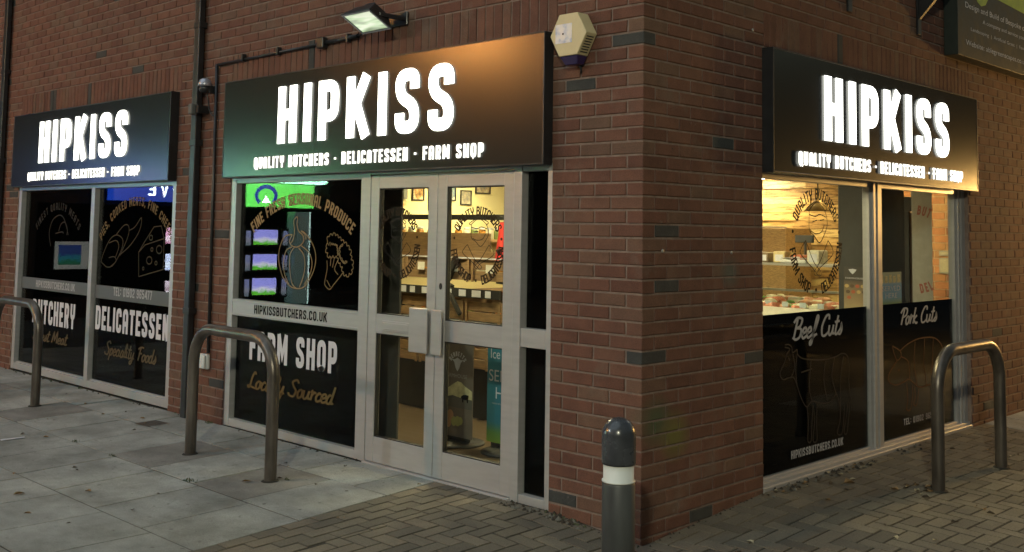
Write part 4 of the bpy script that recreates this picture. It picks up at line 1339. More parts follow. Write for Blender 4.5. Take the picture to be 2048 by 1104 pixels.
# produce stand by the doors
st = empty("produce_stand", (-3.5, 2.0, .08), "black steel and wood tiered produce stand just inside the doors", "display stand")
def bar(mb_, a, b, w=.035):
    a, b = Vector(a), Vector(b); t_ = (b - a).normalized()
    u = t_.cross(Vector((0, 1, 0)) if abs(t_.y) < .9 else Vector((1, 0, 0))).normalized(); v_ = t_.cross(u)
    p = []
    for q in (a, b):
        for s1, s2 in ((-1, -1), (1, -1), (1, 1), (-1, 1)): p.append(q + u * s1 * w / 2 + v_ * s2 * w / 2)
    mb_.add(p, [(0, 3, 2, 1), (4, 5, 6, 7), (0, 1, 5, 4), (1, 2, 6, 5), (2, 3, 7, 6), (3, 0, 4, 7)])
mb = MB()
for x in (-4.93, -2.87):
    bar(mb, (x, 2.40, .08), (x, 2.40, 1.76), .045)
    bar(mb, (x, 1.62, .08), (x, 2.38, 1.0), .045)
    bar(mb, (x, 2.38, 1.12), (x, 1.78, 1.20), .03)
bar(mb, (-4.95, 2.40, 1.75), (-2.85, 2.40, 1.75), .05)
bar(mb, (-2.87, 1.78, 1.45), (-2.87, 2.40, 1.76), .035)
bar(mb, (-3.35, 1.69, 1.16), (-3.48, 1.69, .82), .05)
bar(mb, (-4.0, 1.69, 1.0), (-4.1, 1.69, .55), .05)
bar(mb, (-4.95, 1.70, .83), (-2.85, 1.70, .83), .05)
mb.build("steel_frame", M['gasket'], st)
for k, (z, y0, y1, hh) in enumerate(((1.20, 1.74, 2.34, .18), (.87, 1.68, 2.34, .16), (.50, 1.55, 2.34, .16))):
    mb = MB()
    for c_ in range(5):      # slatted crate fronts, with the gaps between crates
        xa = -4.90 + c_ * .437
        for s_ in range(2):
            mb.box(xa + .006, xa + .431, y0 + rng.random() * .004, y0 + .018, z + s_ * hh * .52, z + hh * (.46 + s_ * .54))
        mb.box(xa + .012, xa + .04, y0 - .012, y0 - .001, z - .01, z + hh + .012); mb.box(xa + .397, xa + .425, y0 - .012, y0 - .001, z - .01, z + hh + .012)
    mb.box(-4.90, -2.72, y1 - .02, y1, z, z + hh + .05)
    mb.box(-4.90, -4.88, y0 + .02, y1 - .02, z, z + hh); mb.box(-2.74, -2.72, y0 + .02, y1 - .02, z, z + hh)
    mb.box(-3.50, -3.48, y0 + .02, y1 - .02, z, z + hh)
    mb.box(-4.88, -2.74, y0 + .02, y1 - .02, z, z + .015)
    mb.build("tray", M['wood_mid'], st, bevel=.002)
mb = MB(); mb.box(-4.90, -2.74, 1.60, 1.62, .09, .49); mb.build("darkening_panel", M['gasket'], st)  # black sheet added under the trays to darken the lower door view
mb = MB(); mb.box(-4.90, -3.62, 2.42, 2.44, 1.18, 1.60); mb.build("back_board", M['wood_mid'], st)
mb = MB(); mb.box(-4.90, -2.72, 1.725, 1.7385, 1.385, 1.395); mb.build("lit_tray_edge", M['sticker_white'], st)  # white strip put in for the lit top edge of the tray
mb = MB(); mb.box(-4.90, -2.72, 1.655, 1.675, 1.06, 1.135); mb.build("label_rail", M['gasket'], st)
for i in range(13):
    x = -4.8 + i * .16
    mb = MB(); mb.box(x, x + .065 + .02 * (i % 3), 1.648, 1.652, 1.07, 1.125); mb.build("price_card", M['sticker_white'], st)
fruit_m = [plain("orange_fruit", (.55, .2, .03), .5), plain("green_fruit", (.22, .28, .05), .5), plain("potato", (.40, .28, .14), .7)]
mb = MB()
for k in range(60):
    x, y, z = rng.uniform(-4.15, -2.8), rng.uniform(1.75, 2.2), (.56, .93)[k % 2]
    mb.cur = k % 3
    r_ = rng.uniform(.03, .045)
    mb.lathe([(.001, -r_), (r_ * .7, -r_ * .7), (r_, 0), (r_ * .7, r_ * .7), (.001, r_)], (x, y, z), 10)
o = mb.build("loose_produce", fruit_m); tag(o, "loose potatoes, oranges and green fruit heaped in the stand's trays", "produce", kind="stuff")
t = empty("hanging_apron", (-2.80, 1.86, 1.42), "bright red cloth apron hanging on the end of the produce stand", "apron")
mb = MB()
nx, nz = 8, 10
for s_ in (0, 1):
    for j in range(nz + 1):
        for i in range(nx + 1):
            u_ = i / nx; v_ = j / nz
            w2_ = .07 + .06 * (1 - v_)
            mb.v.append((-2.80 + (u_ - .5) * 2 * w2_ , 1.80 + .02 * math.sin(u_ * 14) * (1 - v_) + s_ * .006, 1.36 + .34 * v_))
for s_ in (0, 1):
    b = s_ * (nx + 1) * (nz + 1)
    for j in range(nz):
        for i in range(nx):
            q = b + j * (nx + 1) + i
            mb.face([q, q + 1, q + nx + 2, q + nx + 1], True)
mb.build("cloth", plain("red_cloth", (.75, .05, .04), .8), t)
mb = MB(); mb.tube([(-2.80, 1.803, 1.70), (-2.82, 1.80, 1.74), (-2.87, 1.80, 1.75)], .004, 6); mb.build("strap", M['gasket'], t)

tick = plain("price_ticket", (.7, .68, .6), .5)
for i in range(5):
    x = -4.70 + i * .437
    mb = MB(); mb.box(x, x + .09, 1.722, 1.7245, 1.27, 1.34); mb.build("price_ticket", tick, st)
mb = MB()
bar(mb, (-4.75, 1.70, 1.40), (-4.1, 1.62, .95), .03); bar(mb, (-3.62, 1.70, 1.40), (-3.15, 1.62, .92), .03); bar(mb, (-3.30, 1.715, 1.39), (-3.42, 1.715, 1.20), .05)
mb.build("brace", M['gasket'], st)
# pull-up banners behind the right-hand door
def pull_up(x0, x1, y, z1, lab, m_):
    t_ = empty("pull_up_banner", ((x0 + x1) / 2, y, .08), lab, "banner")
    mb_ = MB(); mb_.box(x0, x1, y, y + .004, .13, z1); mb_.build("sheet", m_, t_)
    mb_ = MB(); mb_.box(x0 - .01, x1 + .01, y - .006, y + .012, z1, z1 + .015); mb_.box(x0 + .04, x1 - .04, y + .006, y + .02, .10, z1); mb_.build("frame", M['gasket'], t_)
    mb_ = MB(); mb_.lathe([(.20, 0), (.20, .012), (.17, .022), (.02, .026)], ((x0 + x1) / 2, y + .01, .0805), 32); mb_.build("base", M['gasket'], t_)
    return t_
PBn = lambda y: Plane((0, y, 0), (1, 0, 0), (0, 0, 1), (0, -1, 0))
def grad(name, stops):
    mt, nt, bs = mat(name)
    tc = nt.nodes.new("ShaderNodeTexCoord"); sp = nt.nodes.new("ShaderNodeSeparateXYZ")
    nt.links.new(tc.outputs['Generated'], sp.inputs[0])
    nt.links.new(ramp(nt, sp.outputs[2], stops), bs.inputs['Base Color'])
    bs.inputs['Roughness'].default_value = .5
    return mt
t = pull_up(-2.45, -2.12, .80, .85, "brown-grey pull-up banner with a cow, hills and fruit behind the right door", plain("taupe_sheet", (.17, .145, .12), .6))
P_ = PBn(.80)
mb = MB()
mb.add([P_(-2.445, .40, .003), P_(-2.125, .40, .003), P_(-2.125, .47, .003), P_(-2.16, .485, .003), P_(-2.2, .50, .003), P_(-2.24, .525, .003), P_(-2.28, .53, .003), P_(-2.32, .51, .003), P_(-2.38, .475, .003), P_(-2.445, .455, .003)], [tuple(range(10))])
mb.build("cloud_print", plain("cloud_yellow", (.62, .60, .36), .6, var=.25, scale=20), t)
mb = MB(); mb.add([P_(-2.445, .34, .004), P_(-2.125, .34, .004), P_(-2.125, .41, .004), P_(-2.25, .415, .004), P_(-2.33, .425, .004), P_(-2.445, .40, .004)], [tuple(range(6))])
mb.build("hill_print", plain("hill_grey", (.12, .12, .11), .6), t)
mb = MB()   # the little cow silhouette
cw = [(-2.225, .385), (-2.215, .385), (-2.212, .405), (-2.18, .405), (-2.175, .385), (-2.165, .385), (-2.158, .44), (-2.19, .442), (-2.215, .438), (-2.235, .43), (-2.24, .415), (-2.228, .41)]
mb.add([P_(x, z, .005) for x, z in cw], [tuple(range(len(cw)))]); mb.build("cow_print", M['black_vinyl'], t)
mb = MB()
for (x, z, r_, c_) in ((-2.40, .25, .035, 0), (-2.35, .28, .035, 0), (-2.31, .24, .03, 1), (-2.27, .245, .032, 1), (-2.37, .225, .03, 0), (-2.24, .25, .025, 1)):
    mb.cur = c_
    n = 16; b = len(mb.v); mb.v += [tuple(P_(x + r_ * math.cos(k * 2 * math.pi / n), z + r_ * 1.15 * math.sin(k * 2 * math.pi / n), .0045 + .0004 * len(mb.f))) for k in range(n)]; mb.face([b + k for k in range(n)])
mb.build("fruit_print", [plain("apple_print", (.50, .30, .18), .6), plain("pear_print", (.36, .38, .13), .6)], t)
mb = MB(); arc_text(mb, P_, "BENNETTS", -2.285, .635, .075, -62, 62, .034, .003, .2, .15); mb.build("lettering", M['sticker_white'], t)
mb = MB(); cx, cz = -2.285, .655
mb.add([P_(cx + x, cz + z, .003) for x, z in ((-.06, .03), (-.03, .03), (0, .045), (.03, .03), (.06, .03), (.035, .01), (.02, -.03), (0, -.055), (-.02, -.03), (-.035, .01))], [tuple(range(10))])
mb.build("emblem", M['sticker_white'], t)
font_text(P_, "ARMHOUSE", -2.40, -2.18, .555, .028, .003, "lettering", M['grey_vinyl'], t)
t = pull_up(-2.035, -1.60, .86, .85, "turquoise ice cream banner with white capitals behind the right door", grad("teal_sheet", [(0, (.16, .26, .04)), (.10, (.10, .22, .06)), (.2, (.03, .17, .24)), (1, (.03, .22, .29))]))
P_ = PBn(.86)
font_text(P_, "SERVED", -2.015, -1.64, .56, .085, .003, "lettering", M['sticker_white'], t)
font_text(P_, "HERE", -1.945, -1.70, .44, .085, .003, "lettering", M['sticker_white'], t)
font_text(P_, "Ice Cream", -2.0, -1.64, .72, .07, .003, "lettering", M['sticker_white'], t)
font_text(P_, "naturally made farm ice cream", -1.98, -1.66, .40, .014, .003, "lettering", M['grey_vinyl'], t)

# deli counter seen through the right-hand window
dc = empty("deli_counter", (-2.2, 4.3, .08), "glass-topped butcher's counter full of meat behind the right-hand window", "counter")
mb = MB(); mb.box(-3.6, -.98, 4.05, 4.85, .08, .90); mb.build("body", M['white_plastic'], dc, bevel=.01)
mb = MB(); mb.box(-3.6, -.98, 4.03, 4.05, .90, .98); mb.box(-3.55, -1.03, 4.1, 4.8, .90, .96); mb.build("tray_deck", plain("pale_deck", (.75, .72, .6), .4), dc)
mb = MB(); mb.box(-3.6, -.98, 4.0, 4.45, 1.355, 1.375); mb.box(-3.6, -.98, 4.50, 4.54, 1.10, 1.12); mb.build("top_shelf", M['alu_dull'], dc)
mb = MB()
for x in (-3.59, -2.3, -1.0): mb.box(x, x + .015, 4.42, 4.44, .98, 1.355)
mb.build("post", M['alu_dull'], dc)
mb = MB(); mb.box(-3.6, -.98, 4.052, 4.058, .98, 1.354); mb.build("glass_front", M['glass'], dc)
mb = MB()
mm = [plain("raw_meat", (.60, .20, .12), .35, var=.5, scale=40), plain("fat", (.85, .72, .55), .4, var=.3, scale=20), plain("parsley", (.15, .28, .06), .6), plain("sausage", (.55, .25, .13), .4, var=.3, scale=20)]
for k in range(230):
    x, y = rng.uniform(-3.5, -1.05), rng.uniform(4.12, 4.72)
    mb.cur = rng.choice((0, 0, 1, 1, 1, 3, 3, 3, 0, 1, 1, 2))
    r_ = rng.uniform(.03, .075); z = .97 + rng.random() * .11 * (y - 4.0)
    q = len(mb.v)
    mb.lathe([(.001, -r_ * .4), (r_ * .8, -r_ * .3), (r_, 0), (r_ * .7, r_ * .45), (.001, r_ * .55)], (x, y, z), 10)
    for i in range(q, len(mb.v)):
        v_ = mb.v[i]; mb.v[i] = (x + (v_[0] - x) * rng.uniform(.8, 1.5), y + (v_[1] - y) * rng.uniform(.8, 1.3), v_[2])
o = mb.build("meat_display", mm); tag(o, "cuts of meat and sausages heaped along the counter deck", "meat", kind="stuff")
# packs on the counter top and shelves behind
pk = [plain("pack%d" % i, c, .4, var=.3, scale=30) for i, c in enumerate(((.6, .5, .25), (.45, .12, .05), (.65, .62, .5), (.2, .14, .08)))]
first = None
for i in range(11):
    x = -3.0 + i * .17
    t = empty("food_pack", (x, 4.2, 1.376))
    mb = MB(); h_ = (.10, .075, .12, .09)[i % 4]
    mb.box(x, x + .12, 4.12, 4.28, 1.3765, 1.3765 + h_); mb.build("carton", pk[i % 4], t, bevel=.006)
    mb = MB(); mb.box(x + .02, x + .10, 4.1175, 4.119, 1.39, 1.39 + h_ * .6); mb.build("front_label", M['sticker_white'], t)
    tag(t, "%s food carton, %s from the left along the counter top" % (["tan", "red-brown", "cream", "dark brown"][i % 4], ordn[i]), "carton", "cartons on the counter top")
t = empty("darkening_box", (-4.95, 2.6, .08), "long dark box added behind the produce stand to darken the lower door view", "cabinet")  # added dark box, darkens the view through the lower door panes
mb = MB(); mb.box(-5.195, -4.72, 2.62, 5.2, .085, .95); mb.build("carcass", M['charcoal'], t, bevel=.004)
mb = MB(); mb.box(-5.195, -4.70, 2.60, 5.22, .951, .975); mb.build("darkening_box_top", M['wood_dark'], t, bevel=.003)
fr = empty("display_fridge", (-2.8, 5.9, .08), "silver upright display fridge against the board-clad wall", "fridge")
mb = MB(); mb.box(-3.3, -2.66, 5.55, 6.15, .08, .16); mb.box(-3.3, -2.66, 5.55, 6.15, 1.64, 1.72); mb.box(-3.3, -3.24, 5.55, 6.15, .16, 1.64); mb.box(-2.72, -2.66, 5.55, 6.15, .16, 1.64); mb.box(-3.24, -2.72, 6.05, 6.15, .16, 1.64)
mb.build("cabinet", M['alu'], fr, bevel=.004)
mb = MB(); mb.box(-3.239, -2.721, 6.03, 6.045, .165, 1.635); mb.box(-3.2395, -3.23, 5.58, 6.02, .165, 1.635); mb.build("liner", M['charcoal'], fr)
mb = MB(); mb.box(-2.655, -2.36, 5.60, 6.15, .085, 1.70); mb.build("side_cupboard", M['wood'], fr, bevel=.004)
mb = MB()
for z in (.5, .85, 1.2): mb.box(-3.24, -2.72, 5.62, 6.05, z, z + .015)
mb.build("shelf", M['alu_dull'], fr)
mb = MB(); mb.box(-3.22, -2.74, 5.545, 5.55, .2, 1.62); mb.build("glass_door", M['glass'], fr)
for i in range(12):
    x = -3.2 + (i % 6) * .08; z = (.515, 1.215)[i // 6]
    t = empty("bottle", (x, 5.75, z))
    mb = MB(); mb.lathe([(.03, 0), (.03, .14), (.012, .18), (.012, .22)], (x, 5.75, z + .0005), 12); mb.build("body", jm[i % 3], t)
    mb = MB(); mb.lathe([(.014, .2205), (.014, .235)], (x, 5.75, z), 12); mb.build("cap", M['gasket'], t)
    tag(t, "%s bottle, %s from the left on the fridge's %s shelf" % (["amber", "cream", "green"][i % 3], ordn[i % 6], ["lowest", "topmost"][i // 6]), "bottle", "bottles in the display fridge")
t = empty("strip_light", (-2.85, 6.0, 2.25), "bright strip light hanging before the board-clad wall at the window's top left", "strip light")
mb = MB(); mb.box(-3.15, -2.68, 5.98, 6.04, 2.255, 2.275); mb.build("tube", glow("lit_tube", (1, .95, .8), 60), t)
mb = MB(); mb.box(-3.17, -2.66, 5.96, 6.06, 2.2755, 2.30); mb.box(-3.0, -2.99, 6.0, 6.01, 2.30, 2.42); mb.box(-2.8, -2.79, 6.0, 6.01, 2.30, 2.42); mb.build("casing", M['white_plastic'], t)
t = empty("counter_scale", (-1.42, 4.22, 1.376), "white counter scale with a small dark display on the deli counter", "scale")
mb = MB(); mb.box(-1.56, -1.30, 4.10, 4.34, 1.377, 1.41); mb.build("base", M['white_plastic'], t, bevel=.006)
mb = MB(); mb.box(-1.55, -1.31, 4.11, 4.33, 1.418, 1.426); mb.build("pan", M['alu'], t)
mb = MB(); mb.box(-1.44, -1.42, 4.32, 4.34, 1.41, 1.56); mb.box(-1.52, -1.34, 4.30, 4.33, 1.56, 1.63); mb.build("display_head", M['charcoal'], t, bevel=.004)
for i in range(14):
    mb = MB(); x = -3.45 + i * .175; mb.box(x, x + .06, 4.075, 4.079, .985, 1.03); mb.build("price_ticket", M['sticker_white'], dc)
pd_ = empty("pendant_lamp", (-1.66, 5.0, 1.88), "small brown cone pendant lamp hanging behind the round lettering", "pendant lamp")
mb = MB(); mb.lathe([(.14, 0), (.03, .11), (.02, .15)], (-1.66, 5.0, 1.865), 24); mb.build("shade", plain("brass_brown", (.25, .16, .06), .4, .4), pd_)
mb = MB(); mb.tube([(-1.66, 5, 2.012), (-1.66, 5, 2.42)], .006, 8); mb.build("cord", M['gasket'], pd_)
mb = MB(); mb.lathe([(.03, 0), (.035, .02), (.02, .045)], (-1.66, 5.0, 1.87), 12); mb.build("bulb", glow("lit_bulb", (1, .8, .4), 12), pd_)
tc_ = empty("tall_cabinet", (-.49, 3.7, .08), "tall charcoal cabinet close behind the glass by the window post", "cabinet")
mb = MB(); mb.box(-.632, -.345, 3.41, 4.0, .08, 2.04); mb.build("carcass", M['charcoal'], tc_, bevel=.004)
mb = MB(); mb.box(-.62, -.357, 3.395, 3.4095, .10, 2.02); mb.build("door_front", M['charcoal'], tc_, bevel=.003)
t = empty("pie_poster", (-.49, 3.39, 1.06), "brown poster of round pies stuck on the tall charcoal cabinet", "poster")
mb = MB(); mb.box(-.575, -.392, 3.389, 3.3935, 1.05, 1.385); mb.build("sheet", grad("poster_brown", [(0, (.40, .30, .16)), (.55, (.20, .15, .09)), (.7, (.08, .07, .06)), (1, (.07, .065, .06))]), t)
P_ = Plane((0, 3.388, 0), (1, 0, 0), (0, 0, 1), (0, -1, 0))
mb = MB()
for k in range(9):
    x, z = -.55 + .045 * (k % 4) + .01 * (k // 4), 1.235 - .045 * (k // 4); n = 14
    mb.cur = k % 3; b = len(mb.v)
    mb.v += [tuple(P_(x + .018 * math.cos(i * 2 * math.pi / n), z + .014 * math.sin(i * 2 * math.pi / n), .0006 * (k % 3) + .0006)) for i in range(n)]; mb.face([b + i for i in range(n)])
mb.build("pie_print", [plain("pie_tan", (.55, .38, .16), .5), plain("pie_dark", (.12, .08, .05), .5), plain("pie_red", (.45, .12, .06), .5)], t)
mb = MB(); mb.add([P_(-.52 + x, 1.345 + z, .001) for x, z in ((-.015, .02), (.02, .026), (.055, .02), (.04, .0), (.02, -.018), (0, 0))], [tuple(range(6))]); mb.build("emblem", M['sticker_white'], t)
font_text(P_, "FARMHOUSE", -.56, -.41, 1.29, .014, .001, "lettering", M['sticker_white'], t)

# display rails, round-logo banner and notices on the stand-in brickwork
t = empty("display_rail", (-.8, 4.85, .08), "tall black display frame with bare posts in the right-hand pane", "display frame")
mb = MB()
for x in (-.935, -.855, -.79, -.735):
    mb.box(x, x + (.018 if x < -.8 else .05), 4.85, 4.88, .08, 1.86)
mb.box(-.95, -.66, 4.84, 4.89, 1.861, 1.99)
mb.build("posts", M['gasket'], t)
mb = MB(); mb.box(-.735, -.64, 4.91, 4.93, .08, 1.85); mb.build("side_panel", M['wood_dark'], t)
t = empty("logo_banner", (-.54, 4.8, .08), "off-white pull-up banner with faded red round lettering beside the stand-in brickwork", "banner")
mb = MB(); mb.box(-.628, -.452, 4.80, 4.804, .10, 2.06); mb.build("sheet", plain("offwhite_sheet", (.36, .34, .29), .6), t)
P_ = Plane((0, 4.80, 0), (1, 0, 0), (0, 0, 1), (0, -1, 0))
redv = plain("red_vinyl", (.30, .085, .055), .5)
mb = MB(); arc_text(mb, P_, "BUT", -.62, 1.52, .31, 6, 27, .085, .001, .24, .15, sx=.6); arc_text(mb, P_, "DEL", -.62, 1.52, .31, 172, 152, .085, .001, .24, .15, outward=False, sx=.6); mb.build("lettering", redv, t)
mb = MB(); mb.box(-.64, -.44, 4.79, 4.82, .08, .10); mb.box(-.635, -.629, 4.80, 4.81, .10, 2.06); mb.build("frame", M['alu_dull'], t)
P_ = Plane((0, 5.80, 0), (1, 0, 0), (0, 0, 1), (0, -1, 0))
for (x0, x1, z0, z1, nm, lab) in ((-.80, -.66, 1.28, 1.43, 'framed_notice', "pale framed notice on the brickwork standing in for a reflection"), (-.80, -.66, 1.45, 1.50, 'notice_strip', "narrow grey notice strip above the pale framed notice")):
    t = empty(nm, P_((x0 + x1) / 2, z0, .01), lab, "notice")
    mb = MB(); pbox(mb, P_, x0, x1, z0, z1, .002, .012); mb.build("board", M['alu_dull'], t)
    mb = MB(); pbox(mb, P_, x0 + .012, x1 - .012, z0 + .012, z1 - .012, .0125, .014); mb.build("sheet", plain("notice_paper", (.45, .40, .28), .6, var=.2, scale=60), t)

# sticker poster on the right-hand glass
t = empty("window_poster", (-.07, 3.12, 1.13), "blue ice cream poster reading SERVED HERE stuck to the right-hand pane", "poster")
mb = MB(); pbox(mb, PR, 2.965, 3.345, 1.128, 1.365, CG2 - .0094, CG2 - .0074); mb.build("sheet", grad("blue_sheet", [(0, (.10, .25, .12)), (.2, (.05, .30, .55)), (.62, (.04, .26, .52)), (.7, (.30, .36, .34)), (1, (.20, .27, .26))]), t)
# (inside the pane: the pane's own glass lies in front of it)
Pq = Plane((0, 0, 0), (0, 1, 0), (0, 0, 1), (1, 0, 0))
font_text(Pq, "SERVED", 3.02, 3.32, 1.225, .038, CG2 - .0068, "lettering", M['sticker_white'], t)
font_text(Pq, "HERE", 3.07, 3.265, 1.172, .038, CG2 - .0068, "lettering", M['sticker_white'], t)
mb = MB()
for k in range(5):
    x = 2.99 + k * .07
    pbox(mb, PR, x, x + .045, 1.285, 1.345 - .01 * (k % 2), CG2 - .0068, CG2 - .0066)
mb.build("cone_print", plain("cone_cream", (.5, .42, .25), .5, var=.4, scale=50), t)

# ------------------------------------------------------------------ shops across the forecourt (seen only as reflections)
nb = empty("neighbour_building", (-16, -8, 0), "dark brick parade of shops across the forecourt with lit green and blue signs", "building")
dk = plain("dark_brick", (.02, .015, .014), .9)
mb = MB(); mb.box(-26, -16.02, -40, .5, -.1, 9); mb.build("wall", dk, nb)
mb = MB(); pbox(mb, PO, -15, -3.2, .3, 2.0, -.015, .0); mb.build("shop_window", M['film_solid'], nb)
mb = MB()
pbox(mb, PO, -8.95, -7.42, 2.04, 2.53, .05, .30)
mb.build("green_sign", M['green_sign'], nb)
mb = MB(); pbox(mb, PO, -8.445, -8.435, 2.04, 2.53, .301, .303); mb.build("sign_joint", M['gasket'], nb)
mb = MB(); pbox(mb, PO, -9.2, -7.3, 2.56, 2.66, .05, .42); mb.build("sign_glow_strip", glow("lit_trough", (.45, 1.0, .70), 52), nb)
Pm = PO
ringp = [(-7.75 + .235 * math.cos(R(a)), 2.27 + .19 * math.sin(R(a))) for a in range(-50, 231, 12)]
mb = MB(); stroke(mb, PO, ringp, .085, .304); mb.build("ring_emblem", M['ring_blue'], nb)
mb = MB(); mb.add([PO(-7.86, 2.12, .304), PO(-7.64, 2.12, .304), PO(-7.75, 2.27, .304)], [(0, 1, 2)]); mb.build("triangle_emblem", M['lit_pale'], nb)
mb = MB(); pbox(mb, PO, -7.0, -4.45, 2.08, 2.72, .05, .30); mb.build("blue_sign", M['blue_sign'], nb)
mb = MB(); block_line(mb, PO, "OVE", -5.82, -5.14, 2.19, .23, .304, .13, .30); mb.build("sign_lettering", M['lit_pale'], nb)
mb = MB(); pbox(mb, PO, -7.0, -4.3, 2.75, 2.83, .05, .40); mb.build("sign_glow_strip", glow("added_blue_glow", (.25, .6, .7), 7), nb)  # unseen glowing strip, added to tint the far left fascia
mb = MB(); pbox(mb, PO, -8.85, -8.47, .0, 1.95, .02, .30); mb.build("pillar", glow("pillar_own_glow", (.35, .65, .6), 1.6), nb)  # pillar glows by itself in place of light falling on it
mb = MB(); pbox(mb, PO, -8.87, -8.85, .0, 1.95, .02, .31); mb.build("pillar_edge", glow("edge_own_glow", (.7, 1, .95), 16), nb)  # bright line down the pillar, put in as glow
scr = screen_mat("lit_listing", (.35, .35, .95), (.75, .72, .9), (.12, .55, .04), 15)
scd = screen_mat("lit_listing_side", (.3, .33, .6), (.4, .4, .5), (.2, .25, .3), 8)
nums = ["top", "middle", "bottom"]
for k, (z0, z1) in enumerate(((1.25, 1.56), (.73, 1.05), (.205, .55))):
    for (y0, y1, mt_, w) in ((7.61, 8.18, scr, "centre"), (7.43, 7.53, scd, "near side"), (8.33, 8.44, scd, "far side")):
        t = empty("listing_screen", PO(-(y0 + y1) / 2, z0, .1), "lit property screen, %s row, %s column of the window across the forecourt" % (nums[k], w), "screen", "lit screens in the window across the forecourt")
        dzz = 0 if w == "centre" else -.02
        mb = MB(); pbox(mb, PO, -y1, -y0, z0 + dzz, z1 + dzz, .10, .115); mb.build("display", mt_, t)
        mb = MB(); pbox(mb, PO, -y1 - .05, -y0 + .05, z0 - .05 + dzz, z1 + .05 + dzz, .06, .099); mb.build("casing", M['gasket'], t)
pinkm = picture_mat("pink", (.8, .3, .5), (.9, .7, .8), (.5, .2, .3))
for k, (y0, y1, z0, z1, cols) in enumerate(((5.64, 5.93, 1.267, 1.58, ((.9, .45, .7), (.95, .8, .9), (.55, .25, .4))), (5.65, 5.93, .757, 1.07, ((.6, .7, 1), (.75, .85, 1), (.55, .65, 1))), (5.665, 5.93, .307, .546, ((.6, .5, .6), (.3, .2, .25), (.8, .8, .9))))):
    t = empty("lit_card", PO(-(y0 + y1) / 2, z0, .1), ["pink photo card, top of three beside the blue sign shop", "pale blue card, middle of three beside the blue sign shop", "grey and pink card, lowest of three beside the blue sign shop"][k], "card", "lit cards in the window across the forecourt")
    mb = MB(); pbox(mb, PO, -y1, -y0, z0, z1, .10, .112); mb.build("display", screen_mat("card%d" % k, *cols, 14), t)
    mb = MB(); pbox(mb, PO, -y1 - .01, -y0 + .01, z0 - .01, z1 + .01, .07, .099); mb.build("backing", M['gasket'], t)
t = empty("window_display", PO(-3.8, .8, .1), "grey-framed teal screen in the last window across the forecourt", "screen")
mb = MB(); pbox(mb, PO, -4.13, -3.5, .80, 1.30, .08, .10); mb.build("surround", glow("surround_own_glow", (.6, .65, .6), 1.1), t)  # surround given a glow of its own, though no lamp
mb = MB(); pbox(mb, PO, -3.98, -3.56, .88, 1.24, .102, .105); mb.build("display", screen_mat("tealscreen", (.02, .05, .2), (.02, .2, .25), (.02, .15, .08), 2.5), t)
# added dark blocks out of view that keep bright sky out of reflections
nb2 = empty("sky_blocker", (0, -30, 0), "added dark blocks around the car park, unseen, keeping sky out of the reflections", "building")
mb = MB(); mb.box(-16, 30, -40, -30, -.1, 7); mb.build("wall", dk, nb2)
mb = MB(); mb.box(24, 34, -30, 30, -.1, 9); mb.box(-10, 34, 34, 40, -.1, 9); mb.build("side_blocker", dk, nb2)
mb = MB(); mb.box(-16.3, 30.3, -40.3, -29.7, 7.001, 7.3); mb.build("blocker_lid", M['charcoal'], nb2)

# street lamps
def street_lamp(x, y, h, col, watt, lens, lab, dirx=0, spot=None):
    t_ = empty("street_lamp", (x, y, 0), lab, "street lamp", "street lamps around the forecourt")
    mb_ = MB(); mb_.lathe([(.09, -.05), (.09, .8), (.05, .9), (.04, h)], (x, y, 0), 16); mb_.build("post", M['alu_dull'], t_)
    mb_ = MB(); mb_.box(x - .18, x + .18, y - .3, y + .3, h + .03, h + .13); mb_.build("lamp_head", M['alu_dull'], t_, bevel=.02)
    mb_ = MB(); mb_.lathe([(.13, -.03), (.12, -.10), (.06, -.14)], (x, y, h + .028), 20); mb_.build("lamp_lens", glow("lamp_glow", col, lens), t_)
    ld = bpy.data.lights.new("lamp", 'POINT'); ld.energy = watt; ld.color = col; ld.shadow_soft_size = .16
    lo = bpy.data.objects.new("lamp_light", ld); C.objects.link(lo); lo.parent = t_; lo.location = (0, 0, h - .30)
street_lamp(-10.9, -9.2, 5.4, (1.0, .40, .09), 60, 3000, "tall orange sodium street lamp near the shops across the forecourt")
street_lamp(6.5, -9.5, 5.5, (1.0, .96, .70), 2500, 400, "tall pale street lamp in the car park behind the camera")
street_lamp(-6.0, -10.5, 6.0, (.70, .92, 1.0), 900, 200, "tall pale street lamp in front of the left-hand windows")
street_lamp(1.6, 10.8, 2.4, (1.0, .56, .16), 1300, 80, "amber street lamp beyond the far end of the right-hand wall")

t = empty("drain_cover", (-4.63, -.35, .04), "small dark rectangular metal cover set in the flags by the left drainpipe", "drain cover")
mb = MB(); mb.add([(x, y, hgt(x, y) + .004) for x, y in ((-4.72, -.46), (-4.53, -.44), (-4.53, -.26), (-4.72, -.28))], [(0, 1, 2, 3)]); mb.build("lid", plain("rusty_cover", (.10, .085, .07), .8, var=.4, scale=30, bmp=.4), t)
mb = MB()
for k in range(5): mb.add([(x, y, hgt(x, y) + .0065) for x, y in ((-4.70, -.44 + k * .035), (-4.55, -.43 + k * .035), (-4.55, -.42 + k * .035), (-4.70, -.43 + k * .035))], [(0, 1, 2, 3)])
mb.build("slot", M['gasket'], t)
t = empty("paper_strip", (-4.85, -1.34, .01), "thin white strip of paper lying on the flags at the far left", "paper strip")
mb = MB(); mb.add([(-4.90, -1.42, .016), (-4.86, -1.43, .014), (-4.82, -1.27, .022), (-4.86, -1.26, .020)], [(0, 1, 2, 3)]); mb.add([(-4.90, -1.42, .013), (-4.86, -1.43, .012), (-4.82, -1.27, .019), (-4.86, -1.26, .017)], [(3, 2, 1, 0)]); mb.build("strip", M['white_vinyl'], t)
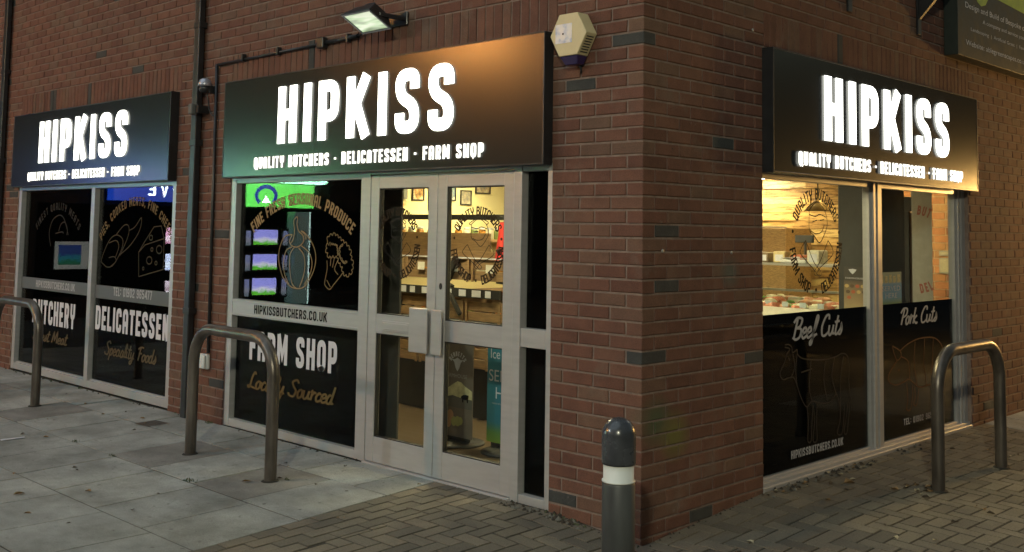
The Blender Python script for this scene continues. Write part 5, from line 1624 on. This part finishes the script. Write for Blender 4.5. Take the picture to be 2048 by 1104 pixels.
# ------------------------------------------------------------------ litter
leafm = [plain("dry_leaf", (.20, .12, .05), .7, var=.4, scale=30), plain("pale_leaf", (.40, .34, .22), .7, var=.3, scale=30), plain("dark_leaf", (.05, .035, .02), .8)]
mb = MB()
def leaf(x, y, s, k):
    a = rng.uniform(0, 6.28); mb.cur = k
    z = hgt(x, y) + .004
    p = []
    for (u_, v_, w_q) in ((0, 0, 0), (.3, .28, .25), (.7, .25, .3), (1.05, 0, .1), (.7, -.25, .35), (.3, -.28, .2)):
        p.append((x + s * (u_ * math.cos(a) - v_ * math.sin(a)), y + s * (u_ * math.sin(a) + v_ * math.cos(a)), z + s * w_q * rng.uniform(.3, 1.1)))
    mb.add(p, [(0, 1, 2), (0, 2, 3), (0, 3, 4), (0, 4, 5)])
for k in range(64): leaf(rng.uniform(.15, 2.2), rng.uniform(-.4, 4.6), rng.uniform(.02, .05), rng.choice((0, 1, 2, 2)))
for k in range(48): leaf(rng.uniform(-7, -1.2), rng.uniform(-3.0, -.1), rng.uniform(.018, .045), rng.choice((0, 2, 2, 2)))
for k in range(40): leaf(rng.uniform(.02, .09), rng.uniform(1.15, 2.6), rng.uniform(.015, .04), rng.choice((0, 2, 2, 1)))
for k in range(18): leaf(rng.uniform(.45, .64), rng.uniform(2.0, 2.25), rng.uniform(.02, .05), rng.choice((0, 2, 2, 1)))
for (x, y, s) in ((-3.2, -1.9, .07), (-4.0, -2.1, .05), (-3.0, -1.62, .05), (-2.72, -2.05, .04), (-2.45, -.80, .06), (.25, 1.9, .08), (.45, 1.95, .06), (1.0, 2.0, .06), (1.25, 3.0, .07)):
    leaf(x, y, s, 0)
tag(mb.build("leaf_litter", leafm), "scattered dry leaves and scraps on the paving", "litter", kind="stuff")
mb = MB()
def crumb(x, y, r_, k):
    mb.cur = k
    z = hgt(x, y) + r_ * .3
    p = [(x + r_ * rng.uniform(.6, 1.2) * math.cos(i * 1.257), y + r_ * rng.uniform(.6, 1.2) * math.sin(i * 1.257), z - r_ * .3) for i in range(5)] + [(x, y, z + r_ * rng.uniform(.4, .9))]
    mb.add(p, [(i, (i + 1) % 5, 5) for i in range(5)])
for k in range(330):
    q = rng.random()
    if q < .3: crumb(rng.uniform(-.95, -.35), -rng.uniform(.004, .10) ** 1.0, rng.uniform(.005, .018), rng.choice((0, 0, 1)))
    elif q < .55: crumb(rng.uniform(.006, .10), rng.uniform(1.1, 3.4), rng.uniform(.005, .018), rng.choice((0, 0, 1)))
    elif q < .75: crumb(rng.uniform(-8.6, -2.4), -rng.uniform(.004, .05), rng.uniform(.005, .014), rng.choice((0, 0, 2)))
    elif q < .85: crumb(rng.uniform(.005, .05), rng.uniform(0, 1.2), rng.uniform(.004, .012), 0)
    else: crumb(rng.uniform(-.65, .02), -rng.uniform(.004, .05), rng.uniform(.004, .014), rng.choice((0, 2)))
tag(mb.build("wall_foot_debris", [plain("soil_crumb", (.035, .028, .02), .95), plain("stone_crumb", (.13, .125, .105), .9), plain("moss_crumb", (.05, .06, .025), .95)]), "soil, gravel and moss crumbs gathered at the foot of the walls", "debris", kind="stuff")
mb = MB()
for (cx, cy, n, s) in ((-2.76, -1.06, 60, .05), (-3.77, -1.08, 25, .03), (-4.42, -1.06, 25, .03), (-2.34, -.62, 14, .03), (-4.3, -.03, 30, .04), (-6.7, -.03, 40, .05)):
    for k in range(n):
        x, y = rng.gauss(cx, s * .6), rng.gauss(cy, s * .3)
        a = rng.uniform(0, 6.28); h_ = rng.uniform(.006, .022); z = hgt(x, y)
        mb.add([(x - .003 * math.cos(a), y - .003 * math.sin(a), z), (x + .003 * math.cos(a), y + .003 * math.sin(a), z), (x + rng.uniform(-.01, .01), y + rng.uniform(-.01, .01), z + h_)], [(0, 1, 2)])
tag(mb.build("joint_weeds", plain("weed_green", (.05, .07, .02), .9)), "tufts of moss and weed growing in the slab joints", "weeds", kind="stuff")
